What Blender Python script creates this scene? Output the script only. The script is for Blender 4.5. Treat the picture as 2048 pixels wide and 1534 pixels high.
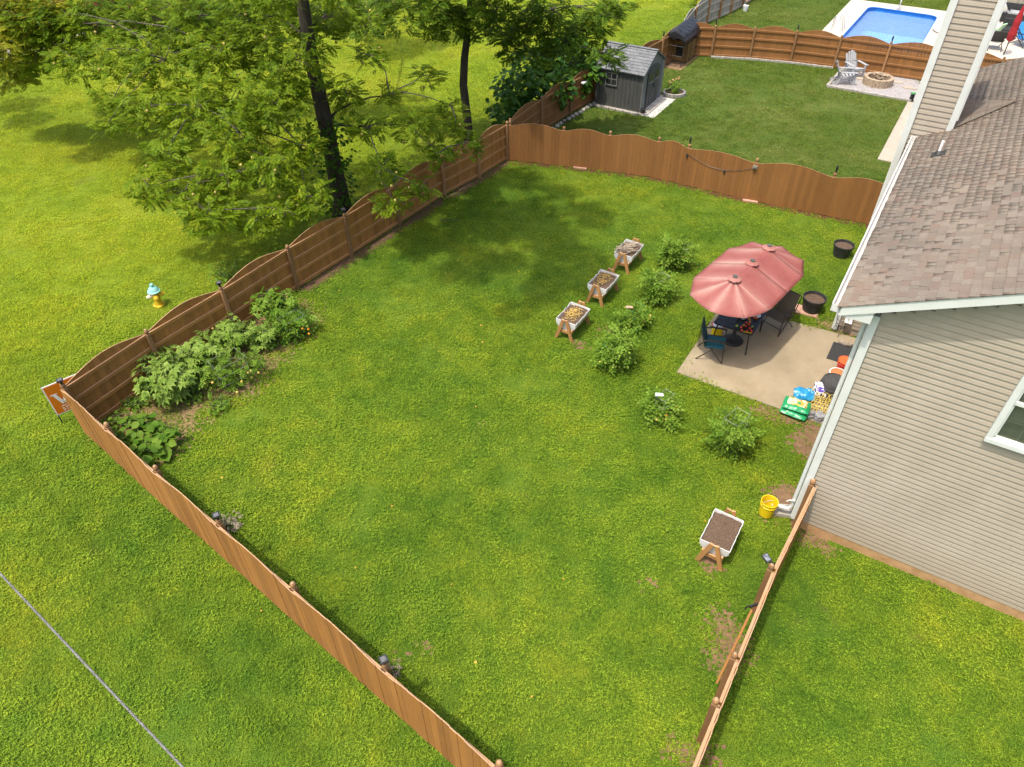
import bpy, math, random
import numpy as np
from mathutils import Vector, Matrix

random.seed(7); rng = np.random.default_rng(7)
for o in list(bpy.data.objects): bpy.data.objects.remove(o)
scene = bpy.context.scene
col = scene.collection
R = math.radians

# ------------------------------------------------------------------ camera
F_PX, PITCH, ROLL, HCAM = 1440.0, 42.0, -0.6, 12.0     # photo is 2048 x 1534
_p, _r = R(PITCH), R(ROLL)
_fwd = Vector((0, math.cos(_p), -math.sin(_p))); _rt = Vector((1, 0, 0)); _up = _rt.cross(_fwd)
CR = _rt*math.cos(_r) + _up*math.sin(_r); CU = -_rt*math.sin(_r) + _up*math.cos(_r)
cam = bpy.data.cameras.new('camera'); cam.sensor_width = 36; cam.sensor_fit = 'HORIZONTAL'
cam.lens = 36*F_PX/2048; cam.clip_start = .1; cam.clip_end = 1000
camo = bpy.data.objects.new('camera', cam); col.objects.link(camo)
camo.matrix_world = Matrix(((CR.x, CU.x, -_fwd.x, 0), (CR.y, CU.y, -_fwd.y, 0), (CR.z, CU.z, -_fwd.z, HCAM), (0, 0, 0, 1)))
scene.camera = camo

def at(px, py, z=0.0):
    """point of the place at height z that the photograph shows at this spot"""
    d = CR*(px-1024) - CU*(py-767) + _fwd*F_PX
    t = (z-HCAM)/d.z
    return Vector((d.x*t, d.y*t, z))

# ------------------------------------------------------------------ light
SUN_AZ, SUN_EL = 230.0, 69.0
world = bpy.data.worlds.new('World'); scene.world = world; world.use_nodes = True
wn = world.node_tree.nodes; wn.clear()
sky = wn.new('ShaderNodeTexSky'); sky.sky_type = 'NISHITA'; sky.sun_disc = False
sky.sun_elevation = R(SUN_EL); sky.sun_rotation = R(SUN_AZ); sky.air_density = 1.0; sky.dust_density = 5.0
bg = wn.new('ShaderNodeBackground'); bg.inputs['Strength'].default_value = .15
wo = wn.new('ShaderNodeOutputWorld')
world.node_tree.links.new(sky.outputs[0], bg.inputs[0]); world.node_tree.links.new(bg.outputs[0], wo.inputs[0])
sl = bpy.data.lights.new('sun', 'SUN'); sl.energy = 2.0; sl.angle = R(1.4); sl.color = (1, .93, .8)
so = bpy.data.objects.new('sun', sl); col.objects.link(so); so.location = (-20, -15, 40)
_sd = Vector((math.sin(R(SUN_AZ))*math.cos(R(SUN_EL)), math.cos(R(SUN_AZ))*math.cos(R(SUN_EL)), math.sin(R(SUN_EL))))
so.rotation_euler = _sd.to_track_quat('Z', 'Y').to_euler()
vs = scene.view_settings; vs.view_transform = 'Standard'; vs.look = 'None'; vs.gamma = 1; vs.exposure = 1.06
vs.use_curve_mapping = False
try: scene.cycles.transparent_max_bounces = 12
except Exception: pass

# ------------------------------------------------------------------ materials
MATS = {}
def _new(name):
    m = bpy.data.materials.new(name); m.use_nodes = True
    nt = m.node_tree; nt.nodes.clear()
    out = nt.nodes.new('ShaderNodeOutputMaterial'); b = nt.nodes.new('ShaderNodeBsdfPrincipled')
    nt.links.new(b.outputs[0], out.inputs[0]); MATS[name] = m
    return m, nt, b, out
def ramp(nt, fac, stops):
    r = nt.nodes.new('ShaderNodeValToRGB'); e = r.color_ramp.elements
    while len(e) < len(stops): e.new(.5)
    for k, (p, c) in enumerate(stops): e[k].position = p; e[k].color = (*c, 1)
    if fac is not None: nt.links.new(fac, r.inputs[0])
    return r.outputs[0]
def noise(nt, vec, scale, detail=4, rough=.6):
    n = nt.nodes.new('ShaderNodeTexNoise'); n.inputs['Scale'].default_value = scale
    n.inputs['Detail'].default_value = detail; n.inputs['Roughness'].default_value = rough
    if vec is not None: nt.links.new(vec, n.inputs['Vector'])
    return n.outputs['Fac']
def mth(nt, op, a, b=None, c=None):
    n = nt.nodes.new('ShaderNodeMath'); n.operation = op
    for i, v in enumerate((a, b, c)):
        if v is None: continue
        if isinstance(v, (int, float)): n.inputs[i].default_value = v
        else: nt.links.new(v, n.inputs[i])
    return n.outputs[0]
def mixc(nt, fac, a, b, mode='MIX'):
    n = nt.nodes.new('ShaderNodeMix'); n.data_type = 'RGBA'; n.blend_type = mode
    for s, v in ((n.inputs[0], fac), (n.inputs[6], a), (n.inputs[7], b)):
        if isinstance(v, (int, float)): s.default_value = v
        elif isinstance(v, tuple): s.default_value = (*v, 1)
        else: nt.links.new(v, s)
    return n.outputs[2]
def vmath(nt, op, a, b):
    n = nt.nodes.new('ShaderNodeVectorMath'); n.operation = op
    for i, v in enumerate((a, b)):
        if isinstance(v, tuple): n.inputs[i].default_value = v
        else: nt.links.new(v, n.inputs[i])
    return n
def coords(nt, kind='Object', stretch=(1, 1, 1), shift=True):
    if kind == 'Position': v = nt.nodes.new('ShaderNodeNewGeometry').outputs['Position']
    else: v = nt.nodes.new('ShaderNodeTexCoord').outputs[kind]
    v = vmath(nt, 'MULTIPLY', v, stretch).outputs[0]
    if shift and kind != 'Position':
        oi = nt.nodes.new('ShaderNodeObjectInfo')
        s = mth(nt, 'MULTIPLY', oi.outputs['Random'], 37.0)
        v = vmath(nt, 'ADD', v, s).outputs[0]
    return v
def bump(nt, b, h, strength=.3, dist=.01):
    n = nt.nodes.new('ShaderNodeBump'); n.inputs['Strength'].default_value = strength
    n.inputs['Distance'].default_value = dist
    nt.links.new(h, n.inputs['Height']); nt.links.new(n.outputs[0], b.inputs['Normal'])
def mat(name, c1, c2=None, scale=8, stretch=(1, 1, 1), rough=.7, bmp=0., rnd=0., metal=0., spec=.4, kind='Object', detail=4, island=False, lo=.3, hi=.7, c3=None):
    m, nt, b, out = _new(name)
    c2 = c2 or c1
    v = coords(nt, kind, stretch)
    n = noise(nt, v, scale, detail)
    stops = [(lo, c1), (hi, c2)]
    if c3: stops = [(lo, c1), ((lo+hi)/2, c2), (hi, c3)]
    c = ramp(nt, n, stops)
    if rnd:
        src = nt.nodes.new('ShaderNodeNewGeometry').outputs['Random Per Island'] if island else nt.nodes.new('ShaderNodeObjectInfo').outputs['Random']
        f = mth(nt, 'MULTIPLY_ADD', src, 2*rnd, 1-rnd)
        hsv = nt.nodes.new('ShaderNodeHueSaturation'); nt.links.new(c, hsv.inputs['Color']); nt.links.new(f, hsv.inputs['Value']); c = hsv.outputs[0]
    nt.links.new(c, b.inputs['Base Color'])
    b.inputs['Roughness'].default_value = rough; b.inputs['Metallic'].default_value = metal
    b.inputs['Specular IOR Level'].default_value = spec
    if bmp: bump(nt, b, n, bmp)
    return m
def leafmat(name, stops, trans=.35, scale=.8, spec=.3, rough=.55, jitter=.25):
    """leaf: colour by clump and by single leaf, light shines through"""
    m, nt, b, out = _new(name)
    g = nt.nodes.new('ShaderNodeNewGeometry')
    n = noise(nt, g.outputs['Position'], scale, 2)
    f = mth(nt, 'ADD', mth(nt, 'MULTIPLY', n, .7), mth(nt, 'MULTIPLY', g.outputs['Random Per Island'], .45))
    c = ramp(nt, mth(nt, 'SUBTRACT', f, .08), stops)
    nt.links.new(c, b.inputs['Base Color']); b.inputs['Roughness'].default_value = rough
    b.inputs['Specular IOR Level'].default_value = spec
    t = nt.nodes.new('ShaderNodeBsdfTranslucent')
    tc = mixc(nt, .5, c, (.2, .25, .02)); nt.links.new(tc, t.inputs[0])
    mx = nt.nodes.new('ShaderNodeMixShader'); mx.inputs[0].default_value = trans
    nt.links.new(b.outputs[0], mx.inputs[1]); nt.links.new(t.outputs[0], mx.inputs[2]); nt.links.new(mx.outputs[0], out.inputs[0])
    return m

def lawn_color(nt, fine=True):
    """turf colour of this lawn: yellow-green clover patches, deeper bluegrass beyond the divider fence, tufts; sunlight painted into the left lawn"""
    g = nt.nodes.new('ShaderNodeNewGeometry'); P = g.outputs['Position']
    n1 = noise(nt, P, .24, 3, .6); n2 = noise(nt, P, 1.9, 6, .75)
    f = mth(nt, 'ADD', mth(nt, 'MULTIPLY', n1, .72), mth(nt, 'MULTIPLY', n2, .62)); f = mth(nt, 'SUBTRACT', f, .09)
    near = ramp(nt, f, [(.38, (.074, .155, .015)), (.50, (.114, .202, .018)), (.62, (.158, .242, .021)), (.76, (.232, .290, .024))])
    far = ramp(nt, f, [(.40, (.074, .130, .018)), (.55, (.102, .158, .023)), (.72, (.150, .188, .040))])
    left = ramp(nt, f, [(.38, (.185, .275, .018)), (.55, (.245, .320, .020)), (.75, (.315, .350, .026))])  # left lawn painted lighter and yellower, sunlight put into the turf colour
    sep = nt.nodes.new('ShaderNodeSeparateXYZ'); nt.links.new(P, sep.inputs[0])
    d1 = mth(nt, 'ADD', mth(nt, 'MULTIPLY', sep.outputs[0], .30), mth(nt, 'SUBTRACT', mth(nt, 'MULTIPLY', sep.outputs[1], .954), 25.2))
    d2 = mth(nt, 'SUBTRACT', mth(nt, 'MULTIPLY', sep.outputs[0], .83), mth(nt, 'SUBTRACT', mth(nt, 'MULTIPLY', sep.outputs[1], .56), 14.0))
    mk = mth(nt, 'MULTIPLY', mth(nt, 'GREATER_THAN', d1, 0.), mth(nt, 'GREATER_THAN', d2, -1.))
    sunlit_left = nt.nodes.new('ShaderNodeMapRange'); sunlit_left.inputs['From Min'].default_value = -.3; sunlit_left.inputs['From Max'].default_value = -6.5; nt.links.new(d2, sunlit_left.inputs['Value'])
    nl = mixc(nt, sunlit_left.outputs[0], near, left)
    return mixc(nt, mk, nl, far), P, n2

# ground sheet
m, nt, b, out = _new('lawn_ground')
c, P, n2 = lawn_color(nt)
n3 = noise(nt, P, 9, 5, .7); n4 = noise(nt, P, 42, 3, .7)
dk = ramp(nt, n4, [(.36, (.28, .32, .30)), (.64, (1.0, 1.0, 1.0))])
c = mixc(nt, 1.0, c, dk, 'MULTIPLY')
brown = ramp(nt, noise(nt, P, .8, 6, .7), [(.60, (0, 0, 0)), (.72, (.5, .5, .5))])
c = mixc(nt, brown, c, (.115, .075, .035))
nt.links.new(c, b.inputs['Base Color']); b.inputs['Roughness'].default_value = .9; b.inputs['Specular IOR Level'].default_value = .1
bump(nt, b, mth(nt, 'ADD', n4, mth(nt, 'MULTIPLY', n3, 1.5)), .9, .03)
# grass blades
def grassmat(name, mul, yl):
    m, nt, b, out = _new(name)
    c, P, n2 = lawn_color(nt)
    oi = nt.nodes.new('ShaderNodeObjectInfo'); g = nt.nodes.new('ShaderNodeNewGeometry')
    f = mth(nt, 'ADD', mth(nt, 'MULTIPLY', oi.outputs['Random'], .22), mth(nt, 'MULTIPLY', g.outputs['Random Per Island'], .80))
    tint = ramp(nt, f, [(.12, (.50*mul, .56*mul, .5*mul)), (.5, (1.0*mul, 1.0*mul, 1.0*mul)), (.9, (1.7*mul+yl, 1.5*mul+yl*.7, 1.2*mul))])
    c = mixc(nt, 1.0, c, tint, 'MULTIPLY')
    nt.links.new(c, b.inputs['Base Color']); b.inputs['Roughness'].default_value = .6; b.inputs['Specular IOR Level'].default_value = .08
    t = nt.nodes.new('ShaderNodeBsdfTranslucent'); nt.links.new(c, t.inputs[0])
    mx = nt.nodes.new('ShaderNodeMixShader'); mx.inputs[0].default_value = .42
    nt.links.new(b.outputs[0], mx.inputs[1]); nt.links.new(t.outputs[0], mx.inputs[2]); nt.links.new(mx.outputs[0], out.inputs[0])
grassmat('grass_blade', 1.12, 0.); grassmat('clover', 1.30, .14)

def woodmat(name, c1, c2, top, rnd=.22):
    m, nt, b, out = _new(name)
    v = coords(nt, 'Object', (1, 1, .09))
    n = noise(nt, v, 34, 5, .65); big = noise(nt, coords(nt, 'Position', (1, 1, .5)), .9, 3)
    c = ramp(nt, mth(nt, 'ADD', mth(nt, 'MULTIPLY', n, .6), mth(nt, 'MULTIPLY', big, .4)), [(.34, c1), (.66, c2)])
    oi = nt.nodes.new('ShaderNodeObjectInfo')
    hsv = nt.nodes.new('ShaderNodeHueSaturation'); nt.links.new(c, hsv.inputs['Color'])
    nt.links.new(mth(nt, 'MULTIPLY_ADD', oi.outputs['Random'], 2*rnd, 1-rnd), hsv.inputs['Value'])
    nt.links.new(mth(nt, 'MULTIPLY_ADD', n, .3, .86), hsv.inputs['Saturation']); c = hsv.outputs[0]
    knots = nt.nodes.new('ShaderNodeTexVoronoi'); knots.inputs['Scale'].default_value = 5.0
    nt.links.new(coords(nt, 'Object', (1.4, 1.4, .7)), knots.inputs['Vector'])
    kf = ramp(nt, knots.outputs['Distance'], [(.06, (.55, .5, .45)), (.13, (1, 1, 1))])
    c = mixc(nt, .7, c, mixc(nt, 1.0, c, kf, 'MULTIPLY'))
    # end grain on sawn tops is raw and weathered
    tc = nt.nodes.new('ShaderNodeTexCoord'); s = nt.nodes.new('ShaderNodeSeparateXYZ'); nt.links.new(tc.outputs['Normal'], s.inputs[0])
    f = mth(nt, 'MULTIPLY', mth(nt, 'GREATER_THAN', s.outputs[2], .8), mth(nt, 'MULTIPLY_ADD', noise(nt, coords(nt, 'Position'), 6, 3), .8, .2))
    c = mixc(nt, f, c, top)
    nt.links.new(c, b.inputs['Base Color']); b.inputs['Roughness'].default_value = .75; b.inputs['Specular IOR Level'].default_value = .25
    bump(nt, b, n, .35, .006)
woodmat('fence_wood', (.250, .108, .029), (.360, .170, .050), (.44, .31, .20), .17)
woodmat('rail_wood', (.30, .135, .040), (.41, .20, .066), (.40, .28, .18), .10)
woodmat('fence_wood_red', (.195, .085, .027), (.275, .128, .043), (.40, .25, .14), .10)
woodmat('grey_wood', (.26, .22, .17), (.43, .38, .31), (.5, .46, .4), .15)
woodmat('post_wood', (.20, .105, .045), (.32, .18, .085), (.42, .30, .18))
woodmat('planter_wood', (.26, .125, .042), (.42, .22, .085), (.52, .33, .18))
woodmat('doghouse_wood', (.20, .11, .033), (.30, .18, .06), (.5, .36, .2))
woodmat('log_wood', (.22, .16, .10), (.46, .36, .25), (.5, .4, .28), .4)

def sidingmat(name, c1, c2):
    m, nt, b, out = _new(name)
    g = nt.nodes.new('ShaderNodeNewGeometry')
    n = noise(nt, vmath(nt, 'MULTIPLY', g.outputs['Position'], (1, 1, .6)).outputs[0], 1.4, 6, .7)
    c = ramp(nt, n, [(.3, c1), (.72, c2)])
    sz = nt.nodes.new('ShaderNodeSeparateXYZ'); nt.links.new(g.outputs['Position'], sz.inputs[0])
    mr = nt.nodes.new('ShaderNodeMapRange'); mr.inputs['From Min'].default_value = 1.1; mr.inputs['From Max'].default_value = .25; nt.links.new(sz.outputs[2], mr.inputs['Value'])
    c = mixc(nt, mth(nt, 'MULTIPLY', mr.outputs[0], mth(nt, 'MULTIPLY', n, .55)), c, (.22, .155, .095))
    nt.links.new(c, b.inputs['Base Color']); b.inputs['Roughness'].default_value = .5; b.inputs['Specular IOR Level'].default_value = .35
    g2 = noise(nt, vmath(nt, 'MULTIPLY', nt.nodes.new('ShaderNodeTexCoord').outputs['Object'], (1, 1, 12)).outputs[0], 9, 4)
    bump(nt, b, g2, .12, .004)
sidingmat('siding', (.335, .288, .225), (.395, .345, .275))
mat('white_trim', (.56, .585, .55), (.63, .65, .62), 3, rough=.45, bmp=.05)
mat('gutter_white', (.54, .52, .49), (.66, .65, .63), 9, rough=.5)
mat('foundation', (.34, .19, .085), (.48, .29, .14), 5, rough=.9, bmp=.5, kind='Position')
def shinglemat():
    m, nt, b, out = _new('shingle')
    a = nt.nodes.new('ShaderNodeAttribute'); a.attribute_name = 'rnd'
    oi = nt.nodes.new('ShaderNodeObjectInfo')
    f = mth(nt, 'FRACT', mth(nt, 'ADD', a.outputs['Fac'], oi.outputs['Random']))
    base = ramp(nt, f, [(.05, (.165, .139, .114)), (.3, (.186, .158, .130)), (.6, (.205, .176, .144)), (.8, (.185, .150, .122)), (.95, (.182, .139, .112))])
    g = nt.nodes.new('ShaderNodeNewGeometry')
    gr = ramp(nt, noise(nt, g.outputs['Position'], 95, 3, .8), [(.3, (.62, .62, .62)), (.7, (1.28, 1.28, 1.28))])
    st = ramp(nt, noise(nt, g.outputs['Position'], .7, 4), [(.3, (.82, .84, .86)), (.7, (1.08, 1.05, 1.0))])
    c = mixc(nt, 1., mixc(nt, 1., base, gr, 'MULTIPLY'), st, 'MULTIPLY')
    nt.links.new(c, b.inputs['Base Color']); b.inputs['Roughness'].default_value = .92; b.inputs['Specular IOR Level'].default_value = .15
    bump(nt, b, noise(nt, g.outputs['Position'], 120, 2), .5, .004)
shinglemat()
m, nt, b, out = _new('window_glass')
b.inputs['Base Color'].default_value = (.10, .115, .09, 1); b.inputs['Roughness'].default_value = .04; b.inputs['IOR'].default_value = 1.5
tr = nt.nodes.new('ShaderNodeBsdfTransparent'); tr.inputs[0].default_value = (.75, .8, .74, 1)
mx = nt.nodes.new('ShaderNodeMixShader'); mx.inputs[0].default_value = .72
nt.links.new(b.outputs[0], mx.inputs[1]); nt.links.new(tr.outputs[0], mx.inputs[2]); nt.links.new(mx.outputs[0], out.inputs[0])
mat('curtain', (.40, .38, .32), (.55, .52, .45), 3, (6, 6, .2), rough=.9)
def concmat(name, c1, c2, stain, sc=1.2):
    m, nt, b, out = _new(name)
    P = nt.nodes.new('ShaderNodeNewGeometry').outputs['Position']
    c = ramp(nt, noise(nt, P, sc, 6, .65), [(.3, c1), (.7, c2)])
    s = ramp(nt, noise(nt, P, .62, 5, .7), [(.52, (0, 0, 0)), (.72, (.75, .75, .75))])
    c = mixc(nt, s, c, stain)
    sp = ramp(nt, noise(nt, P, 55, 3, .8), [(.35, (.84, .84, .84)), (.65, (1.08, 1.08, 1.08))])
    c = mixc(nt, 1., c, sp, 'MULTIPLY')
    nt.links.new(c, b.inputs['Base Color']); b.inputs['Roughness'].default_value = .9
    bump(nt, b, noise(nt, P, 60, 3), .25, .004)
concmat('concrete', (.250, .200, .128), (.345, .282, .188), (.20, .152, .075))
concmat('concrete_pale', (.45, .395, .32), (.53, .48, .40), (.42, .36, .29))
concmat('concrete_walk', (.34, .285, .22), (.41, .35, .28), (.31, .255, .19))
concmat('stone_grey', (.26, .24, .21), (.42, .39, .34), (.2, .18, .15), 5)
concmat('stone_tan', (.22, .16, .10), (.46, .36, .25), (.14, .10, .07), 7)
mat('soil', (.055, .030, .017), (.15, .085, .048), 22, rough=.95, bmp=1., kind='Position', detail=8)
mat('red_clay', (.12, .068, .036), (.22, .135, .072), 7, rough=.95, bmp=.6, kind='Position', detail=8)
mat('straw_soil', (.075, .042, .022), (.20, .12, .062), 16, rough=.95, bmp=.9, kind='Position', detail=8, c3=(.34, .24, .13))
mat('mulch_red', (.07, .018, .012), (.13, .035, .022), 30, rough=.95, bmp=.8, kind='Position')
mat('gravel', (.14, .13, .125), (.44, .41, .40), 38, rough=.9, bmp=1., kind='Position', detail=3, lo=.36, hi=.64)
mat('gravel_white', (.3, .29, .27), (.66, .63, .58), 30, rough=.9, bmp=1., kind='Position', detail=3)
mat('potting_mix', (.022, .013, .008), (.095, .060, .038), 60, rough=.95, bmp=1., kind='Position', detail=6, c3=(.20, .135, .09))
mat('straw', (.42, .27, .06), (.66, .47, .14), 20, rough=.8, rnd=.3, island=True)
mat('twig', (.15, .115, .08), (.33, .27, .2), 25, rough=.9, rnd=.3, island=True)
mat('liner', (.56, .555, .53), (.68, .675, .65), 14, rough=.55, bmp=.35)
mat('black_metal', (.012, .012, .013), (.03, .03, .032), 10, rough=.4)
mat('black_plastic', (.016, .016, .016), (.04, .039, .038), 12, rough=.55, rnd=.2)
mat('barrel_grey', (.045, .044, .043), (.075, .073, .071), 9, rough=.6)
mat('dark_bronze', (.028, .022, .017), (.05, .04, .03), 12, rough=.45)
mat('silver', (.45, .45, .45), (.62, .62, .62), 10, rough=.3, metal=.7)
mat('wire', (.28, .28, .27), (.40, .40, .38), 10, rough=.4, metal=.3)
mat('wire_green', (.07, .26, .10), (.11, .32, .14), 10, rough=.4)
mat('wire_yellow', (.62, .45, .08), (.75, .58, .14), 10, rough=.5)
mat('solar_panel', (.05, .06, .08), (.35, .38, .42), 16, rough=.15)
mat('lamp_glass', (.05, .055, .06), (.16, .16, .155), 20, rough=.25)
m, nt, b, out = _new('umbrella_cloth')
P = nt.nodes.new('ShaderNodeNewGeometry').outputs['Position']
at_ = nt.nodes.new('ShaderNodeAttribute'); at_.attribute_name = 'fade'
n = noise(nt, P, 1.3, 4); n2 = noise(nt, P, 3.5, 3)
fd = mth(nt, 'MULTIPLY', at_.outputs['Fac'], mth(nt, 'MULTIPLY_ADD', n, 1.6, -.1))
c = mixc(nt, fd, ramp(nt, n2, [(.3, (.245, .072, .067)), (.7, (.29, .096, .087))]), (.50, .31, .26))
nt.links.new(c, b.inputs['Base Color']); b.inputs['Roughness'].default_value = .85; b.inputs['Specular IOR Level'].default_value = .15
bump(nt, b, noise(nt, P, 4.0, 3), .25, .05)
t = nt.nodes.new('ShaderNodeBsdfTranslucent'); nt.links.new(c, t.inputs[0]); mx = nt.nodes.new('ShaderNodeMixShader'); mx.inputs[0].default_value = .12
nt.links.new(b.outputs[0], mx.inputs[1]); nt.links.new(t.outputs[0], mx.inputs[2]); nt.links.new(mx.outputs[0], out.inputs[0])
mat('teal_sling', (.012, .085, .115), (.02, .12, .155), 60, rough=.8)
mat('tan_sling', (.085, .068, .045), (.13, .105, .07), 60, rough=.8)
mat('tomato_red', (.52, .03, .012), (.60, .08, .02), 6, rough=.25, rnd=.15)
mat('tomato_orange', (.62, .20, .02), (.66, .30, .03), 6, rough=.3, rnd=.2)
mat('tomato_green', (.20, .30, .05), (.32, .36, .06), 6, rough=.35)
mat('fruit_yellow', (.50, .36, .07), (.60, .46, .12), 6, rough=.5, rnd=.25)
mat('fruit_walnut', (.34, .26, .06), (.44, .34, .10), 6, rough=.7, rnd=.3)
mat('plate_white', (.75, .75, .74), (.84, .84, .82), 6, rough=.3)
mat('bucket_yellow', (.66, .46, .008), (.74, .55, .015), 5, rough=.35)
mat('bucket_red', (.52, .022, .018), (.60, .04, .025), 5, rough=.4)
mat('lid_orange', (.62, .10, .03), (.70, .15, .045), 5, rough=.4)
mat('terracotta_in', (.40, .13, .045), (.52, .19, .07), 5, rough=.8)
mat('white_plastic', (.70, .70, .68), (.82, .82, .80), 5, rough=.4)
mat('rubber_mat', (.022, .022, .023), (.045, .045, .046), 80, rough=.9, bmp=.6)
mat('shoe', (.16, .12, .09), (.42, .36, .29), 14, rough=.9)
def bagmat(name, cols, scale=5, rough=.28):
    m, nt, b, out = _new(name)
    v = coords(nt, 'Object'); n = noise(nt, v, scale, 2)
    r = nt.nodes.new('ShaderNodeValToRGB'); r.color_ramp.interpolation = 'CONSTANT'
    while len(r.color_ramp.elements) < len(cols): r.color_ramp.elements.new(.5)
    for k, (p, c) in enumerate(cols): r.color_ramp.elements[k].position = p; r.color_ramp.elements[k].color = (*c, 1)
    nt.links.new(n, r.inputs[0]); nt.links.new(r.outputs[0], b.inputs['Base Color']); b.inputs['Roughness'].default_value = rough
    bump(nt, b, noise(nt, v, 9, 3), .6, .03)
bagmat('bag_green', [(0, (.015, .27, .10)), (.60, (.025, .33, .13)), (.70, (.5, .6, .45))])
bagmat('bag_green_print', [(0, (.02, .30, .11)), (.36, (.62, .36, .06)), (.46, (.78, .66, .42)), (.57, (.55, .26, .05)), (.66, (.02, .30, .11))], 6)
bagmat('bag_blue', [(0, (.015, .20, .44)), (.5, (.03, .30, .55)), (.62, (.6, .75, .82)), (.68, (.02, .22, .45))], 7)
bagmat('bag_purple', [(0, (.02, .02, .03)), (.38, (.72, .72, .76)), (.52, (.12, .06, .42)), (.62, (.80, .80, .82))], 8)
mat('paver_grey', (.16, .16, .165), (.27, .27, .275), 14, rough=.9, bmp=.4, rnd=.2)
mat('paver_pink', (.40, .22, .16), (.52, .31, .23), 8, rough=.9, bmp=.3)
mat('hydrant_yellow', (.55, .33, .012), (.66, .45, .03), 7, rough=.5)
mat('hydrant_teal', (.17, .46, .42), (.30, .58, .53), 7, rough=.5)
mat('hydrant_cap', (.60, .48, .30), (.76, .68, .55), 7, rough=.5)
mat('sign_orange', (.66, .17, .008), (.70, .20, .012), 3, rough=.45)
mat('sign_white', (.78, .78, .76), (.82, .82, .80), 3, rough=.45)
def shedmat(name, c1, c2):
    m, nt, b, out = _new(name)
    P = nt.nodes.new('ShaderNodeTexCoord').outputs['Object']
    n = noise(nt, vmath(nt, 'MULTIPLY', P, (1, 1, .12)).outputs[0], 13, 4); big = noise(nt, P, 1.6, 3)
    c = ramp(nt, mth(nt, 'ADD', mth(nt, 'MULTIPLY', n, .5), mth(nt, 'MULTIPLY', big, .5)), [(.33, c1), (.68, c2)])
    nt.links.new(c, b.inputs['Base Color']); b.inputs['Roughness'].default_value = .65; bump(nt, b, n, .3, .006)
shedmat('shed_wall', (.050, .051, .046), (.088, .089, .081))
shedmat('shed_trim', (.12, .123, .115), (.18, .184, .172))
shedmat('shed_door', (.046, .046, .042), (.072, .072, .066))
mat('shed_roof', (.10, .105, .108), (.18, .187, .195), 10, rough=.85, bmp=.3, rnd=.12)
mat('dark_glass', (.012, .013, .014), (.035, .038, .04), 4, rough=.08)
mat('tarp', (.010, .010, .012), (.024, .025, .028), 5, rough=.42, bmp=.5)
mat('adirondack', (.26, .265, .27), (.37, .375, .38), 12, (1, 1, .2), rough=.65)
m, nt, b, out = _new('pool_water')
P = nt.nodes.new('ShaderNodeNewGeometry').outputs['Position']
b.inputs['Base Color'].default_value = (.30, .50, .76, 1); b.inputs['Roughness'].default_value = .04; b.inputs['IOR'].default_value = 1.33
bump(nt, b, noise(nt, vmath(nt, 'MULTIPLY', P, (1, 1.6, 1)).outputs[0], 2.6, 3), .35, .06)
tr = nt.nodes.new('ShaderNodeBsdfTransparent'); tr.inputs[0].default_value = (.62, .82, .96, 1)
mx = nt.nodes.new('ShaderNodeMixShader'); mx.inputs[0].default_value = .55
nt.links.new(b.outputs[0], mx.inputs[1]); nt.links.new(tr.outputs[0], mx.inputs[2]); nt.links.new(mx.outputs[0], out.inputs[0])
mat('pool_liner', (.02, .16, .50), (.03, .22, .60), 3, rough=.4)
mat('pool_floor', (.26, .46, .72), (.34, .54, .78), 3, rough=.5)
mat('cloth_red', (.20, .008, .012), (.30, .014, .018), 6, (1, 1, .3), rough=.85, bmp=.3)
mat('cushion_blue', (.015, .11, .45), (.04, .30, .60), 5, (1, 8, 1), rough=.8)
mat('towel', (.10, .45, .42), (.72, .70, .30), 9, rough=.9)
mat('brick_red', (.26, .075, .045), (.40, .14, .085), 9, rough=.9, rnd=.25)
mat('roof_brown', (.12, .075, .055), (.2, .12, .09), 12, rough=.9)
mat('rose', (.62, .22, .12), (.70, .35, .2), 9, rough=.6)
mat('cable_grey', (.07, .068, .066), (.22, .215, .21), 40, rough=.5, kind='Object')
mat('bark', (.020, .015, .011), (.075, .057, .042), 14, (1, 1, .25), rough=.95, bmp=1., detail=7)
mat('bark_pale', (.045, .038, .030), (.135, .118, .095), 18, rough=.95, bmp=.6)
mat('stem_green', (.05, .09, .02), (.10, .14, .035), 9, rough=.7)
leafmat('leaf_walnut', [(.2, (.050, .108, .005)), (.45, (.104, .178, .007)), (.68, (.178, .245, .010)), (.92, (.33, .34, .018))], .36, .9, .10)
leafmat('leaf_walnut_dark', [(.2, (.034, .085, .007)), (.5, (.075, .145, .010)), (.8, (.140, .205, .016)), (.97, (.24, .26, .02))], .36, .9, .10)
leafmat('leaf_yellow', [(.2, (.085, .135, .008)), (.45, (.20, .225, .012)), (.7, (.34, .31, .02)), (.95, (.44, .30, .03))], .4, .9, .1)
leafmat('leaf_vine', [(.2, (.014, .060, .005)), (.5, (.036, .112, .008)), (.8, (.100, .195, .014)), (.97, (.20, .27, .03))], .35, 1.2, .18, .45)
leafmat('leaf_tomato', [(.2, (.070, .150, .014)), (.5, (.145, .255, .026)), (.8, (.235, .340, .048)), (.97, (.34, .41, .08))], .36, 2.5, .08)
leafmat('leaf_okra', [(.2, (.115, .205, .026)), (.5, (.205, .315, .052)), (.8, (.295, .395, .088)), (.97, (.37, .45, .12))], .36, 2.2, .08)
leafmat('leaf_squash', [(.2, (.060, .145, .012)), (.5, (.120, .225, .022)), (.85, (.200, .295, .04))], .36, 2.2, .10)
leafmat('leaf_fallen', [(.2, (.35, .22, .03)), (.5, (.50, .34, .04)), (.9, (.45, .18, .03))], .1, 9)

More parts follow.
